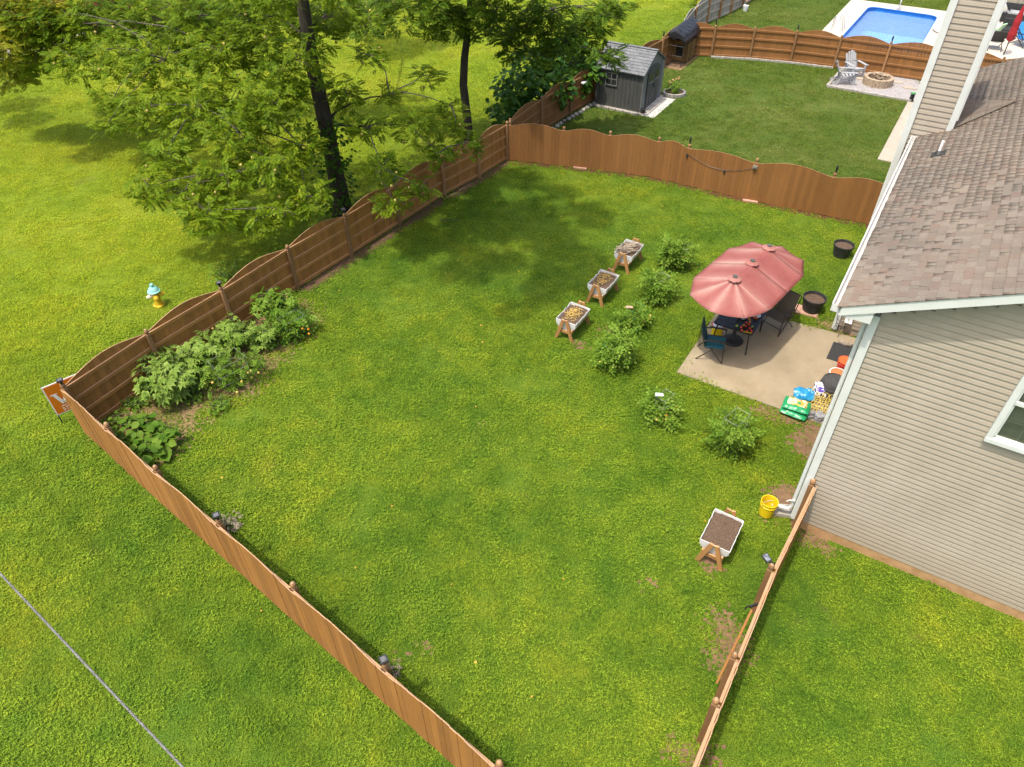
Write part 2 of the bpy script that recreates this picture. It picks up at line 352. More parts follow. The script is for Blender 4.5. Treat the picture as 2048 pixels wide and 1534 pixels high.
# ------------------------------------------------------------------ mesh helpers
def link(o): col.objects.link(o); return o
def tag(o, label=None, cat=None, group=None, kind=None):
    if label: o['label'] = label
    if cat: o['category'] = cat
    if group: o['group'] = group
    if kind: o['kind'] = kind
    return o
def thing(name, label, cat, loc=(0, 0, 0), rotz=0., group=None):
    o = bpy.data.objects.new(name, None); o.empty_display_size = .1; link(o)
    o.location = loc; o.rotation_euler = (0, 0, rotz)
    return tag(o, label, cat, group)
def mesh_np(name, V, F, k=None):
    V = np.asarray(V, dtype=np.float32); F = np.asarray(F, dtype=np.int32)
    me = bpy.data.meshes.new(name); k = F.shape[1]
    me.vertices.add(len(V)); me.vertices.foreach_set('co', V.ravel())
    me.loops.add(F.size); me.loops.foreach_set('vertex_index', F.ravel())
    me.polygons.add(len(F)); me.polygons.foreach_set('loop_start', np.arange(len(F), dtype=np.int32)*k)
    me.update(calc_edges=True); me.validate()
    return me
def obj(name, me, material, parent=None, loc=(0, 0, 0), rot=(0, 0, 0), smooth=False):
    if material and not me.materials: me.materials.append(MATS[material])
    o = bpy.data.objects.new(name, me); link(o); o.parent = parent; o.location = loc; o.rotation_euler = rot
    if smooth: me.polygons.foreach_set('use_smooth', [True]*len(me.polygons))
    return o
class MB:
    def __init__(s): s.v = []; s.f = []
    def add(s, vs, fs):
        n = len(s.v); s.v += [tuple(x) for x in vs]; s.f += [tuple(i+n for i in f) for f in fs]; return s
    def hexa(s, p): return s.add(p, [(0, 3, 2, 1), (4, 5, 6, 7), (0, 1, 5, 4), (1, 2, 6, 5), (2, 3, 7, 6), (3, 0, 4, 7)])
    def box(s, c, d, M=None):
        x, y, z = d[0]/2, d[1]/2, d[2]/2
        p = [Vector(q) for q in ((-x, -y, -z), (x, -y, -z), (x, y, -z), (-x, y, -z), (-x, -y, z), (x, -y, z), (x, y, z), (-x, y, z))]
        if M is not None: p = [M @ q for q in p]
        return s.hexa([q+Vector(c) for q in p])
    def beam(s, a, b, w, h, up=(0, 0, 1)):
        a, b = Vector(a), Vector(b); d = (b-a).normalized(); u = Vector(up)
        if abs(d.dot(u)) > .98: u = Vector((1, 0, 0))
        r = d.cross(u).normalized(); u = r.cross(d)
        p = []
        for q in (a, b):
            p += [q-r*w/2-u*h/2, q+r*w/2-u*h/2, q+r*w/2+u*h/2, q-r*w/2+u*h/2]
        return s.hexa(p)
    def tube(s, pts, rad, n=6, cap=True):
        pts = [Vector(p) for p in pts]; rad = rad if isinstance(rad, (list, tuple)) else [rad]*len(pts)
        base = len(s.v); ref = None
        for i, p in enumerate(pts):
            d = (pts[min(i+1, len(pts)-1)]-pts[max(i-1, 0)]).normalized()
            if ref is None: ref = Vector((0, 0, 1)) if abs(d.z) < .9 else Vector((1, 0, 0))
            r = d.cross(ref).normalized(); u = r.cross(d); ref = u
            for k in range(n):
                a = 2*math.pi*k/n; s.v.append(tuple(p+(r*math.cos(a)+u*math.sin(a))*rad[i]))
        for i in range(len(pts)-1):
            for k in range(n):
                a, b2 = base+i*n+k, base+i*n+(k+1) % n; s.f.append((a, b2, b2+n, a+n))
        if cap: s.f.append(tuple(base+k for k in range(n))[::-1]); s.f.append(tuple(base+(len(pts)-1)*n+k for k in range(n)))
        return s
    def lathe(s, prof, n=16, c=(0, 0, 0), sx=1, sy=1, M=None):
        base = len(s.v); c = Vector(c)
        for r, z in prof:
            for k in range(n):
                a = 2*math.pi*k/n; q = Vector((r*math.cos(a)*sx, r*math.sin(a)*sy, z))
                if M is not None: q = M @ q
                s.v.append(tuple(q+c))
        for i in range(len(prof)-1):
            for k in range(n):
                a, b2 = base+i*n+k, base+i*n+(k+1) % n; s.f.append((a, b2, b2+n, a+n))
        if prof[0][0] > 1e-5: s.f.append(tuple(base+k for k in range(n))[::-1])
        if prof[-1][0] > 1e-5: s.f.append(tuple(base+(len(prof)-1)*n+k for k in range(n)))
        return s
    def prism(s, pts, z0, z1):
        n = len(pts); b = len(s.v)
        s.v += [(p[0], p[1], z0) for p in pts]+[(p[0], p[1], z1) for p in pts]
        s.f += [tuple(b+k for k in range(n))[::-1], tuple(b+n+k for k in range(n))]
        s.f += [(b+k, b+(k+1) % n, b+n+(k+1) % n, b+n+k) for k in range(n)]
        return s
    def ball(s, c, r, n=8, sz=1.):
        m = max(4, n//2); pr = [(max(0, r*math.sin(math.pi*i/m)), -r*sz*math.cos(math.pi*i/m)) for i in range(m+1)]
        pr[0] = (1e-6, pr[0][1]); pr[-1] = (1e-6, pr[-1][1])
        return s.lathe(pr, n, c)
    def mesh(s, name):
        me = bpy.data.meshes.new(name); me.from_pydata(s.v, [], s.f); me.update(); return me
    def build(s, name, material, parent=None, loc=(0, 0, 0), rot=(0, 0, 0), smooth=False):
        return obj(name, s.mesh(name), material, parent, loc, rot, smooth)
def rz(a): return Matrix.Rotation(a, 3, 'Z')
def rx(a): return Matrix.Rotation(a, 3, 'X')
def ry(a): return Matrix.Rotation(a, 3, 'Y')
def V2(p): return Vector((p[0], p[1], 0))
def single(mb, name, material, label, cat, loc=(0, 0, 0), rot=(0, 0, 0), group=None, smooth=False):
    return tag(mb.build(name, material, None, loc, rot, smooth), label, cat, group)
def struct(mb, name, material): return tag(mb.build(name, material), kind='structure')
def blob_poly(cx, cy, rxx, ryy, n=40, rough=.22, rot=0.):
    ph = [random.uniform(0, 6.28) for _ in range(5)]; out = []
    for k in range(n):
        a = 2*math.pi*k/n
        q = 1+rough*sum(math.sin((j+2)*a+ph[j])/(j+1.2) for j in range(5))
        x, y = rxx*q*math.cos(a), ryy*q*math.sin(a)
        out.append((cx+x*math.cos(rot)-y*math.sin(rot), cy+x*math.sin(rot)+y*math.cos(rot)))
    return out
def inpoly(P, poly):
    poly = np.asarray(poly)[:, :2]; x, y = P[:, 0], P[:, 1]; r = np.zeros(len(P), bool)
    for i in range(len(poly)):
        x1, y1 = poly[i]; x2, y2 = poly[(i+1) % len(poly)]
        if y1 == y2: continue
        r ^= ((y1 > y) != (y2 > y)) & (x < (x2-x1)*(y-y1)/(y2-y1)+x1)
    return r

# ------------------------------------------------------------------ setting
AZ = R(31.75)
A = Vector((math.sin(AZ), math.cos(AZ), 0)); B = Vector((math.cos(AZ), -math.sin(AZ), 0)); HC = Vector((5.6, 8.95, 0))
def H2W(x, y, z=0.): return HC+B*x+A*y+Vector((0, 0, z))
NOGRASS = []            # polygons where no turf grows
SPARSE = []             # polygons with thin turf
# patio slab
pp = [H2W(-3.7, 3.25), H2W(.0, 3.25), H2W(.0, 6.98), H2W(-3.7, 6.7)]
struct(MB().prism(pp, -.05, .035), 'patio', 'concrete'); NOGRASS.append([H2W(-3.66, 3.29), H2W(.0, 3.29), H2W(.0, 6.94), H2W(-3.66, 6.66)])
# walk strip behind the house
wp = [H2W(-1.8, 18.6), H2W(1.2, 18.6), H2W(1.2, 25.2), H2W(-1.8, 25.2)]
struct(MB().prism(wp, -.05, .04), 'concrete_walk', 'concrete_walk'); NOGRASS.append(wp)
def patch(name, poly, material, z=.006, grass='no', cell=.055, rag=.09):
    """sheet of bare ground with a ragged edge"""
    pl = np.array([(p[0], p[1]) for p in poly]); lo_, hi_ = pl.min(0)-.1, pl.max(0)+.1
    nx, ny = int((hi_[0]-lo_[0])/cell)+1, int((hi_[1]-lo_[1])/cell)+1
    gx, gy = np.meshgrid(np.arange(nx), np.arange(ny), indexing='ij'); C_ = np.stack([lo_[0]+(gx.ravel()+.5)*cell, lo_[1]+(gy.ravel()+.5)*cell], 1)
    ok = inpoly(C_+rng.normal(0, rag, C_.shape), pl)
    C_ = C_[ok]; h = cell*.56; n = len(C_)
    if n == 0: return
    V = np.zeros((n, 4, 3)); V[:, :, 2] = z
    for k, (sx, sy) in enumerate(((-1, -1), (1, -1), (1, 1), (-1, 1))): V[:, k, 0] = C_[:, 0]+sx*h+rng.normal(0, .006, n); V[:, k, 1] = C_[:, 1]+sy*h+rng.normal(0, .006, n)
    V[:, :, 2] += rng.uniform(0, .004, n)[:, None]
    tag(obj(name, mesh_np(name, V.reshape(-1, 3), np.arange(4*n).reshape(-1, 4)), material), kind='structure')
    (NOGRASS if grass == 'no' else SPARSE).append(poly)
q = at(1455, 1290); patch('bare_soil', blob_poly(q.x, q.y, .30, .75, rot=-.5, rough=.35), 'red_clay', grass='s', rag=.16)
q = at(1390, 1515); patch('bare_soil', blob_poly(q.x, q.y, .3, .35, rough=.3), 'red_clay', grass='s')
q = H2W(-.30, .55); patch('bare_soil', blob_poly(q.x, q.y, .32, .55, rot=-.5), 'red_clay')
q = H2W(-.22, 2.6); patch('bare_soil', blob_poly(q.x, q.y, .28, .75, rot=-.5), 'red_clay', grass='s')
q = H2W(-1.1, 3.02); patch('bare_soil', blob_poly(q.x, q.y, .65, .16, rot=-.55), 'red_clay', .007, grass='s')
q = H2W(-.5, 7.25); patch('bare_soil', blob_poly(q.x, q.y, .75, .22, rot=-.55), 'straw_soil', .007, grass='s')
q = H2W(.55, -.12); patch('bare_soil', blob_poly(q.x, q.y, .5, .16, rot=-.6), 'red_clay', .007, grass='s')
for (px, py, r) in ((850, 1295, .12), (800, 1305, .08), (965, 843, .09), (1300, 1165, .13), (1210, 660, .2), (1155, 690, .2), (1420, 1130, .25)):
    q = at(px, py); patch('bare_soil', blob_poly(q.x, q.y, r, r*.7, 18, .4, random.uniform(0, 3)), 'red_clay', .006, 's')

# ------------------------------------------------------------------ fences
LEFT = [(-9.92, 11.83), (-8.80, 13.75), (-7.54, 15.55), (-6.27, 17.55), (-4.98, 19.35), (-3.70, 21.25), (-2.33, 23.23), (-1.15, 24.60), (-.12, 26.05)]
NEAR = [(-9.92, 11.80), (-8.44, 10.56), (-6.99, 9.36), (-5.37, 8.06), (-3.73, 6.72), (-2.01, 5.30), (-.25, 3.86), (1.55, 2.38)]
RIGHT = [(5.72, 8.84), (4.42, 6.98), (3.42, 5.40), (2.98, 4.70), (1.72, 2.66)]
DIV = [(.02, 26.02), (1.97, 25.48), (3.60, 25.02), (5.25, 24.45), (6.20, 23.88), (8.22, 22.68), (10.44, 21.58), (12.15, 20.75)]
NB = [(.0, 26.30), (1.25, 28.45), (2.55, 30.35), (3.72, 31.85), (5.55, 33.60), (7.20, 35.75), (8.50, 37.62)]
FAR = [(8.60, 37.72), (10.07, 37.5), (11.9, 37.14), (13.76, 36.57), (15.58, 35.73), (17.49, 34.72), (19.5, 33.62), (21.5, 32.5), (23.5, 31.4)]
GREY = [(8.62, 38.25), (9.82, 41.05), (10.98, 42.99), (11.87, 43.95), (12.74, 44.95), (13.75, 46.2), (14.75, 47.7), (16.0, 49.6), (17.3, 51.6)]
post_me = MB(); post_me.box((0, 0, .68), (.095, .095, 1.36)); post_me.hexa([Vector(p) for p in ((-.0475, -.0475, 1.36), (.0475, -.0475, 1.36), (.0475, .0475, 1.36), (-.0475, .0475, 1.36), (-.032, -.032, 1.385), (.032, -.032, 1.385), (.032, .032, 1.385), (-.032, .032, 1.385))])
post_me = post_me.mesh('post')
cap_me = MB().lathe([(.032, 1.382), (.050, 1.40), (.056, 1.435), (.048, 1.475), (.028, 1.50), (1e-6, 1.51)], 8).mesh('post_cap')
def fence(name, label, pts, bo, ro, po, h=1.36, arch=.22, bw=.142, wood='fence_wood', postmat='post_wood', rails=(.10, .52, .93, 1.31), caps=True, posts=True, railmat=None, power=1.15, arches=None, skip=(), jit=.004, rail_t=.038):
    root = thing(name, label, 'fence', (pts[0][0], pts[0][1], 0)); o = V2(pts[0])
    for i in range(len(pts)-1):
        p, q = V2(pts[i]), V2(pts[i+1]); L = (q-p).length; d = (q-p)/L; n = Vector((d.y, -d.x, 0)); ang = math.atan2(d.y, d.x)
        nb = max(2, round(L/bw)); w = L/nb
        ar = arch if arches is None else arches[i]
        top = lambda t: h+ar*max(0, math.sin(math.pi*min(1, max(0, t))))**power
        if i not in skip:
            for j in range(nb):
                h0, h1 = top(j/nb), top((j+1)/nb); x = w/2-.0015; y = .009; z0 = .03+random.uniform(-.012, .012)
                mb = MB().hexa([(-x, -y, z0), (x, -y, z0), (x, y, z0), (-x, y, z0), (-x, -y, h0), (x, -y, h1), (x, y, h1), (-x, y, h0)])
                c = p+d*((j+.5)*w)-o+n*(bo+random.uniform(-jit, jit))
                mb.build('board', wood, root, c, (0, 0, ang+random.uniform(-.004, .004)))
        for z in rails:
            c = p+d*L/2-o+n*ro
            MB().box((0, 0, 0), (L-.10, rail_t, .085)).build('rail', railmat or ('rail_wood' if wood == 'fence_wood' else wood), root, (c.x, c.y, z), (0, random.uniform(-.003, .003), ang))
        if posts:
            for e in ((pts[i],) if i < len(pts)-2 else (pts[i], pts[i+1])):
                c = V2(e)-o+n*po
                ob = obj('post', post_me, postmat, root, c, (0, 0, ang))
                if caps: obj('post_cap', cap_me, postmat, ob, smooth=True)
    return root
fence('wooden_fence', 'long brown board fence with rails, running from the orange sign to the shrubs', LEFT, -.02, .008, .045)
fence('wooden_fence', 'brown board fence running diagonally along the bottom left edge of the yard', NEAR, .05, .02, -.03, arch=.16)
fence('wooden_fence', 'narrow brown fence seen from above, running from the house corner to the bottom', RIGHT, -.06, -.022, .04, arch=.04, rails=(.12, .7, 1.32), rail_t=.045)
fence('wooden_fence', 'plain scalloped board fence between the two yards, reaching the house roof', DIV, .055, .02, -.03, wood='fence_wood_red', arches=[.16, .15, .15, .15, .12, .19, .16], arch=.15, power=1.35)
fence('wooden_fence', 'brown scalloped fence running past the grey shed to the dog kennel', NB, -.02, .008, .045, wood='fence_wood_red')
fence('wooden_fence', 'brown scalloped fence between the adirondack chairs and the swimming pool', FAR, -.02, .008, .045, wood='fence_wood_red', postmat='fence_wood_red')
fence('wooden_fence', 'weathered grey picket fence with brown posts beside the pool lawn', GREY, -.02, .008, .045, wood='grey_wood', postmat='fence_wood', railmat='grey_wood', caps=False, arch=.2)
# diagonal brace + rail on the gate stretch of the right fence
g0, g1 = V2(RIGHT[1]), V2(RIGHT[2])
brace = thing('gate_brace', 'loose diagonal board leaning along the narrow right fence', 'board', (g0.x, g0.y, 0))
d_ = g1-g0; nn = Vector((d_.y, -d_.x, 0)).normalized()
MB().beam(d_*.45+nn*.06+Vector((0, 0, 1.25)), d_*.98+nn*.13+Vector((0, 0, .35)), .035, .09).build('board', 'fence_wood', brace)
# edging under the divider fence: dark mulch boards
for i in range(len(DIV)-1):
    p, q = V2(DIV[i]), V2(DIV[i+1]); d = (q-p).normalized(); n = Vector((d.y, -d.x, 0))
    poly = [p+n*.06, q+n*.06, q+n*.22, p+n*.22]
    patch('mulch_strip', [(v.x, v.y) for v in poly], 'mulch_red', .012)
for i in range(3, len(LEFT)-1):
    p, q = V2(LEFT[i]), V2(LEFT[i+1]); d = (q-p).normalized(); n = Vector((d.y, -d.x, 0))
    poly = [p+n*.0, q+n*.0, q+n*.28, p+d*.6+n*.40, p+n*.30]
    patch('mulch_strip', [(v.x, v.y) for v in poly], 'soil', .010)
for k, (px, py) in enumerate(((1160, 337), (1500, 404))):
    q = at(px, py); single(MB().box((0, 0, .03), (.5, .12, .06)), 'paver', 'paver_pink', ['pinkish edging brick lying at the foot of the divider fence, left end', 'pinkish edging brick lying at the foot of the divider fence, middle'][k], 'brick', (q.x, q.y, 0), (0, 0, -.3))

# post lamps
def post_lamp(p, z, label, tall=False, group='solar lamps on fence posts'):
    t = thing('post_lamp', label, 'lamp', (p[0], p[1], z), .5, group)
    if tall:
        MB().lathe([(.028, 0), (.028, .07), (.036, .08), (.036, .20), (.018, .23), (1e-6, .25)], 8).build('lamp_body', 'black_metal', t)
    else:
        MB().lathe([(.03, 0), (.03, .05), (.022, .05), (.022, .09)], 8).build('lamp_body', 'black_metal', t)
        MB().box((0, 0, .105), (.13, .13, .03)).build('lamp_cap', 'black_metal', t)
        MB().box((0, 0, .123), (.085, .085, .006)).build('solar_cell', 'lamp_glass', t)
L_ = lambda pts, i, po: (lambda p, q: V2(pts[i])+Vector(((q-p).normalized().y, -(q-p).normalized().x, 0))*po)(V2(pts[max(0, min(i, len(pts)-2))]), V2(pts[max(0, min(i, len(pts)-2))+1]))
post_lamp(L_(LEFT, 0, .045), 1.5, 'small solar lamp on the fence corner post above the orange sign')
post_lamp(L_(LEFT, 2, .045), 1.5, 'small solar lamp on the long left fence post nearest the okra plants')
post_lamp(L_(LEFT, 4, .045), 1.5, 'small solar lamp on the long left fence post in front of the walnut trunk')
post_lamp(L_(LEFT, 5, .045), 1.5, 'small solar lamp on the long left fence post hidden by walnut leaves')
post_lamp(L_(NEAR, 3, -.03), 1.5, 'solar lamp on the diagonal fence post beside a dark twig pile')
post_lamp(L_(NEAR, 5, -.03), 1.5, 'solar lamp on the diagonal fence post nearest the bottom edge')
post_lamp(L_(DIV, 1, -.03), 1.5, 'black torch lamp on the divider fence post nearest the shed', True, 'torch lamps on fence posts')
post_lamp(L_(DIV, 4, -.03), 1.5, 'black torch lamp on the divider fence post above the string light', True, 'torch lamps on fence posts')
post_lamp(L_(DIV, 6, -.03), 1.5, 'black torch lamp on the divider fence post nearest the roof', True, 'torch lamps on fence posts')
post_lamp(L_(FAR, 1, .045), 1.5, 'black torch lamp on the far fence post beside the kennel tarp', True, 'torch lamps on fence posts')
post_lamp(L_(FAR, 3, .045), 1.5, 'black torch lamp on the far fence post left of the pool', True, 'torch lamps on fence posts')
post_lamp(L_(FAR, 5, .045), 1.5, 'black torch lamp on the far fence post in front of the pool water', True, 'torch lamps on fence posts')
post_lamp(L_(NB, 5, .045), 1.5, 'black torch lamp on the fence post left of the dog kennel', True, 'torch lamps on fence posts')
# fence-mounted fixtures
q = V2(DIV[5])+Vector((-.45, -.86, 0))*.09
t = thing('fence_light', 'grey solar box lamp on the outside of the divider fence', 'lamp', (q.x, q.y, 1.24), -.5)
MB().box((0, 0, 0), (.14, .09, .09)).build('lamp_housing', 'silver', t); MB().box((0, -.05, -.02), (.11, .012, .05)).build('lens', 'lamp_glass', t)
q = V2(NB[2])*.55+V2(NB[3])*.45+Vector((.83, -.56, 0))*.10
t = thing('fence_light', 'white box lamp on the fence beside the shed', 'lamp', (q.x, q.y, 1.12), .95)
MB().box((0, 0, 0), (.26, .16, .05)).build('lamp_housing', 'white_plastic', t); MB().box((0, 0, -.05), (.16, .1, .05)).build('lens', 'black_plastic', t)
a_ = V2(DIV[4])+Vector((-.5, -.86, 0))*.085; b_ = V2(DIV[5])+Vector((-.45, -.86, 0))*.085
pts = [a_.lerp(b_, k/12)+Vector((0, 0, 1.18-.30*math.sin(math.pi*k/12)**1.0+.02*k/12)) for k in range(13)]
t = thing('string_light', 'dark cord with two small lamps sagging along the divider fence', 'string light', (a_.x, a_.y, 0))
MB().tube([p-a_ for p in pts], .006, 4).build('cord', 'black_metal', t)
for k in (0, 7):
    MB().lathe([(.03, 0), (.04, -.05), (.025, -.12), (1e-6, -.14)], 8, pts[k]-a_).build('lamp', 'black_plastic', t)
q = at(1533, 1117, 1.30)
t = thing('floodlight', 'black solar floodlight on a bracket beside the narrow right fence', 'lamp', (q.x, q.y, 1.25), .55)
MB().box((0, 0, .06), (.12, .16, .03), rx(.35)).build('lamp_head', 'black_plastic', t); MB().box((0, -.005, .082), (.09, .12, .006), rx(.35)).build('solar_cell', 'solar_panel', t)
MB().beam((0, -.06, .04), (.10, -.17, -.02), .03, .03).build('bracket', 'black_plastic', t)
q = V2(RIGHT[1])*.62+V2(RIGHT[2])*.38+Vector((-.84, .54, 0))*.06
t = thing('gate_latch', 'black metal latch on the narrow right fence', 'latch', (q.x, q.y, 1.2), .3)
MB().box((0, 0, 0), (.16, .03, .05)).build('plate', 'black_metal', t); MB().tube([(-.06, 0, .0), (-.14, 0, .05), (-.16, 0, -.04)], .014, 6).build('handle', 'black_metal', t)

# ------------------------------------------------------------------ house
house = thing('house', 'beige vinyl sided house with brown shingle roof and white trim', 'house', HC, -AZ)
SL = .477; RA = math.atan(SL); EX = -.49; EZ = 5.45           # roof edge x, height; slope
HW, HL = 9.4, 11.1                                            # width, length
def roofz(x): return EZ+SL*(x-EX)
RX = HW/2
MB().prism([(.03, .03), (HW, .03), (HW, HL-.05), (.03, HL-.05)], -.1, .25).build('foundation', 'foundation', house)
LAP = .112
# inner wall core (sheathing) with window hole: four boxes
W0, W1, WZ0, WZ1 = 2.24, 3.14, 3.76, 5.26
def wallbox(x0, x1, y0, y1, z0, z1): return MB().box(((x0+x1)/2, (y0+y1)/2, (z0+z1)/2), (x1-x0, y1-y0, z1-z0))
core = MB()
for (x0, x1, z0, z1) in ((.05, W0, .24, 5.3), (W1, HW, .24, 5.3), (W0, W1, .24, WZ0), (W0, W1, WZ1, 5.3)): core.box(((x0+x1)/2, .11, (z0+z1)/2), (x1-x0, .14, z1-z0))
core.add([(.10, .06, 5.3), (HW-.1, .06, 5.3), (RX, .06, roofz(RX)-.12), (.10, .18, 5.3), (HW-.1, .18, 5.3), (RX, .18, roofz(RX)-.12)], [(0, 1, 2), (5, 4, 3), (0, 3, 4, 1), (1, 4, 5, 2), (2, 5, 3, 0)])
core.box((.11, HL/2, 2.77), (.14, HL-.3, 5.06)); core.box((HW-.1, HL/2, 2.77), (.14, HL-.3, 5.06)); core.box((HW/2, HL-.12, 2.77), (HW-.4, .14, 5.06))
core.build('wall', 'siding', house)
def course(a0, a1, z, axis):
    """one lap of siding, thicker at its lower edge with a rolled nose"""
    pr = [(.0, -.004), (.020, -.004), (.0225, .003), (.0205, .010), (.0150, .060), (.0125, .064), (.0095, .108), (.004, LAP+.004), (.0, LAP+.004)]
    mb = MB(); n = len(pr); vs = []
    for e in (a0, a1):
        for (o, dz) in pr: vs.append((e, .042-o, z+dz) if axis == 'x' else (.042-o, e, z+dz))
    fs = [tuple(range(n))[::-1], tuple(range(n, 2*n))]+[(k, (k+1) % n, n+(k+1) % n, n+k) for k in range(n)]
    if axis == 'y': fs = [f[::-1] for f in fs]
    return mb.add(vs, fs)
z = .235
while z < roofz(RX)-.35:
    x0 = .105 if z < 5.32 else max(.105, (z+LAP-5.36)/SL)
    x1 = HW-.1 if z < 5.32 else min(HW-.1, HW-(z+LAP-5.36)/SL)
    segs = [(x0, x1)]
    if z+LAP > WZ0-.07 and z < WZ1+.07: segs = [(x0, W0-.07), (W1+.07, x1)]
    for s0, s1 in segs:
        if s1 <= s0+.05: continue
        jx = s0+(s1-s0)*random.uniform(.25, .75)
        for e0, e1 in (((s0, jx-.0015), (jx+.0015, s1)) if s1-s0 > 2.5 else ((s0, s1),)): course(e0, e1, z, 'x').build('siding_course', 'siding', house)
    z += LAP
z = .235
while z < 5.2:
    course(.10, HL-.1, z, 'y').build('siding_course', 'siding', house); z += LAP
tr = MB(); tr.box((.055, -.006, 2.76), (.115, .03, 5.06)); tr.box((-.006, .062, 2.76), (.03, .11, 5.06)); tr.build('corner_trim', 'white_trim', house)
# window
win = MB()
for (c, d) in (((W0-.035, -.01, 4.51), (.09, .07, 1.64)), ((W1+.035, -.01, 4.51), (.09, .07, 1.64)), (((W0+W1)/2, -.012, WZ0-.035), (W1-W0+.15, .085, .075)), (((W0+W1)/2, -.01, WZ1+.03), (W1-W0+.15, .07, .075))): win.box(c, d)
wi = win.build('window', 'white_trim', house)
MB().box(((W0+W1)/2, .015, 4.51), (W1-W0, .04, .06)).build('meeting_rail', 'white_trim', wi)
sash = MB()
for xx in (W0+.025, W1-.025): sash.box((xx, .03, 4.51), (.05, .03, 1.5))
sash.box(((W0+W1)/2, .03, WZ0+.025), (W1-W0, .03, .05)); sash.build('sash', 'white_trim', wi)
mu = MB(); cx = (W0+W1)/2
for xx in (W0+.33, W1-.33): mu.box((xx, .052, 4.12), (.018, .008, .72)); mu.box((xx, .052, 4.88), (.018, .008, .70))
mu.box((cx, .053, 4.13), (W1-W0-.1, .008, .018)); mu.box((cx, .053, 4.9), (W1-W0-.1, .008, .018)); mu.build('muntin', 'white_trim', wi)
for zc, hh in ((4.13, .68), (4.9, .70)): MB().box((cx, .043, zc), (W1-W0-.1, .006, hh)).build('pane', 'window_glass', wi)
MB().box((cx, .22, 4.5), (1.1, .02, 1.6)).build('curtain', 'curtain', wi)
# eave: soffit, fascia, gutter
MB().box((-.22, HL/2, 5.27), (.46, HL+.3, .02)).build('soffit', 'white_trim', house)
MB().box((-.46, HL/2, 5.34), (.025, HL+.44, .17)).build('fascia', 'white_trim', house)
def gutter(y0, y1):
    pr = [(-.475, 5.42), (-.475, 5.29), (-.555, 5.285), (-.60, 5.33), (-.605, 5.425), (-.585, 5.43), (-.58, 5.42), (-.59, 5.41), (-.588, 5.34), (-.55, 5.30), (-.49, 5.30), (-.49, 5.42)]
    n = len(pr); mb = MB(); mb.add([(x, y0, z) for x, z in pr]+[(x, y1, z) for x, z in pr], [(k, (k+1) % n, n+(k+1) % n, n+k)[::-1] for k in range(n)])
    for y in (y0, y1): mb.box((-.54, y, 5.36), (.12, .006, .13))
    mb.build('gutter', 'gutter_white', house)
gutter(-.22, 7.04); gutter(8.86, HL+.2)
# downspout with elbow
ds = MB(); ds.tube([(-.065, .155, 5.26), (-.065, .155, 5.0), (-.065, .155, 2.5), (-.065, .155, .42), (-.10, .14, .30), (-.34, .16, .22), (-.42, .17, .20)], .040, 8, False); ds.build('downspout', 'white_trim', house)
MB().tube([(-.04, .10, .62), (-.14, .08, .60), (-.18, .08, .54)], .014, 6).build('hose_tap', 'white_trim', house)
# rakes with cornice return
for y, nm in ((-.245, 'rake_board'), (HL+.2, 'rake_board')):
    rk = MB()
    for (xa, xb) in ((EX+.04, RX), (HW-EX-.04, RX)):
        za, zb = roofz(EX+.04)-.05, roofz(RX)-.05
        rk.hexa([(xa, y-.012, za-.15), (xb, y-.012, zb-.15), (xb, y+.012, zb-.15), (xa, y+.012, za-.15), (xa, y-.012, za+.02), (xb, y-.012, zb+.02), (xb, y+.012, zb+.02), (xa, y+.012, za+.02)])
        ys = (-.235, .01) if y < 0 else (HL-.02, HL+.19)
        rk.hexa([(xa, ys[0], za-.10), (xb, ys[0], zb-.10), (xb, ys[1], zb-.10), (xa, ys[1], za-.10), (xa, ys[0], za-.085), (xb, ys[0], zb-.085), (xb, ys[1], zb-.085), (xa, ys[1], za-.085)])
    rk.build(nm, 'white_trim', house)
cr = MB(); pr = [(-.455, 5.262), (.005, 5.262), (.005, 5.52), (-.455, 5.36)]
cr.add([(x, -.235, z) for x, z in pr]+[(x, -.012, z) for x, z in pr], [(0, 1, 2, 3), (7, 6, 5, 4)]+[(k, 4+k, 4+(k+1) % 4, (k+1) % 4) for k in range(4)]); cr.build('cornice_return', 'white_trim', house)
# roof deck + shingles
deck = MB()
for s in (0, 1):
    xs = (EX, RX) if s == 0 else (HW-EX, RX)
    z0, z1 = EZ-.035, roofz(RX)-.035
    deck.hexa([(xs[0], -.25, z0-.03), (xs[1], -.25, z1-.03), (xs[1], HL+.21, z1-.03), (xs[0], HL+.21, z0-.03), (xs[0], -.25, z0), (xs[1], -.25, z1), (xs[1], HL+.21, z1), (xs[0], HL+.21, z0)])
roof = deck.build('roof', 'roof_brown', house)
tabs = []; EXPO = .132; slope_len = (RX-EX)/math.cos(RA); ncr = int(slope_len/EXPO)
CHY0, CHY1, CHX1 = 7.06, 8.86, .11
for i in range(ncr):
    u0 = i*EXPO; y = -.27+random.uniform(-.12, 0)
    while y < HL+.22:
        w = random.choice((.10, .12, .14, .15, .17, .19, .22)); ya, yb = max(y, -.27), min(y+w-.003, HL+.225); y += w
        if yb-ya < .03: continue
        uu = u0*math.cos(RA)+EX
        if uu < CHX1-.06 and ya > CHY0-.12 and yb < CHY1+.10: continue
        tabs.append((u0, ya, yb, random.uniform(-.0, .010), random.uniform(-.006, .006)))
def tabverts(u0, ya, yb, lift, du):
    def pt(u, y, t): return (EX+u*math.cos(RA)-t*math.sin(RA), y, EZ-.035+u*math.sin(RA)+t*math.cos(RA))
    a, b_ = u0-.012+du, u0+EXPO+.03; t0, t1 = .016+lift, .006
    return [pt(a, ya, .004), pt(a, yb, .004), pt(b_, yb, .001), pt(b_, ya, .001), pt(a, ya, t0+.004), pt(a, yb, t0+.004), pt(b_, yb, t1), pt(b_, ya, t1)]
camh = Vector(((-HC).dot(B), (-HC).dot(A), HCAM))
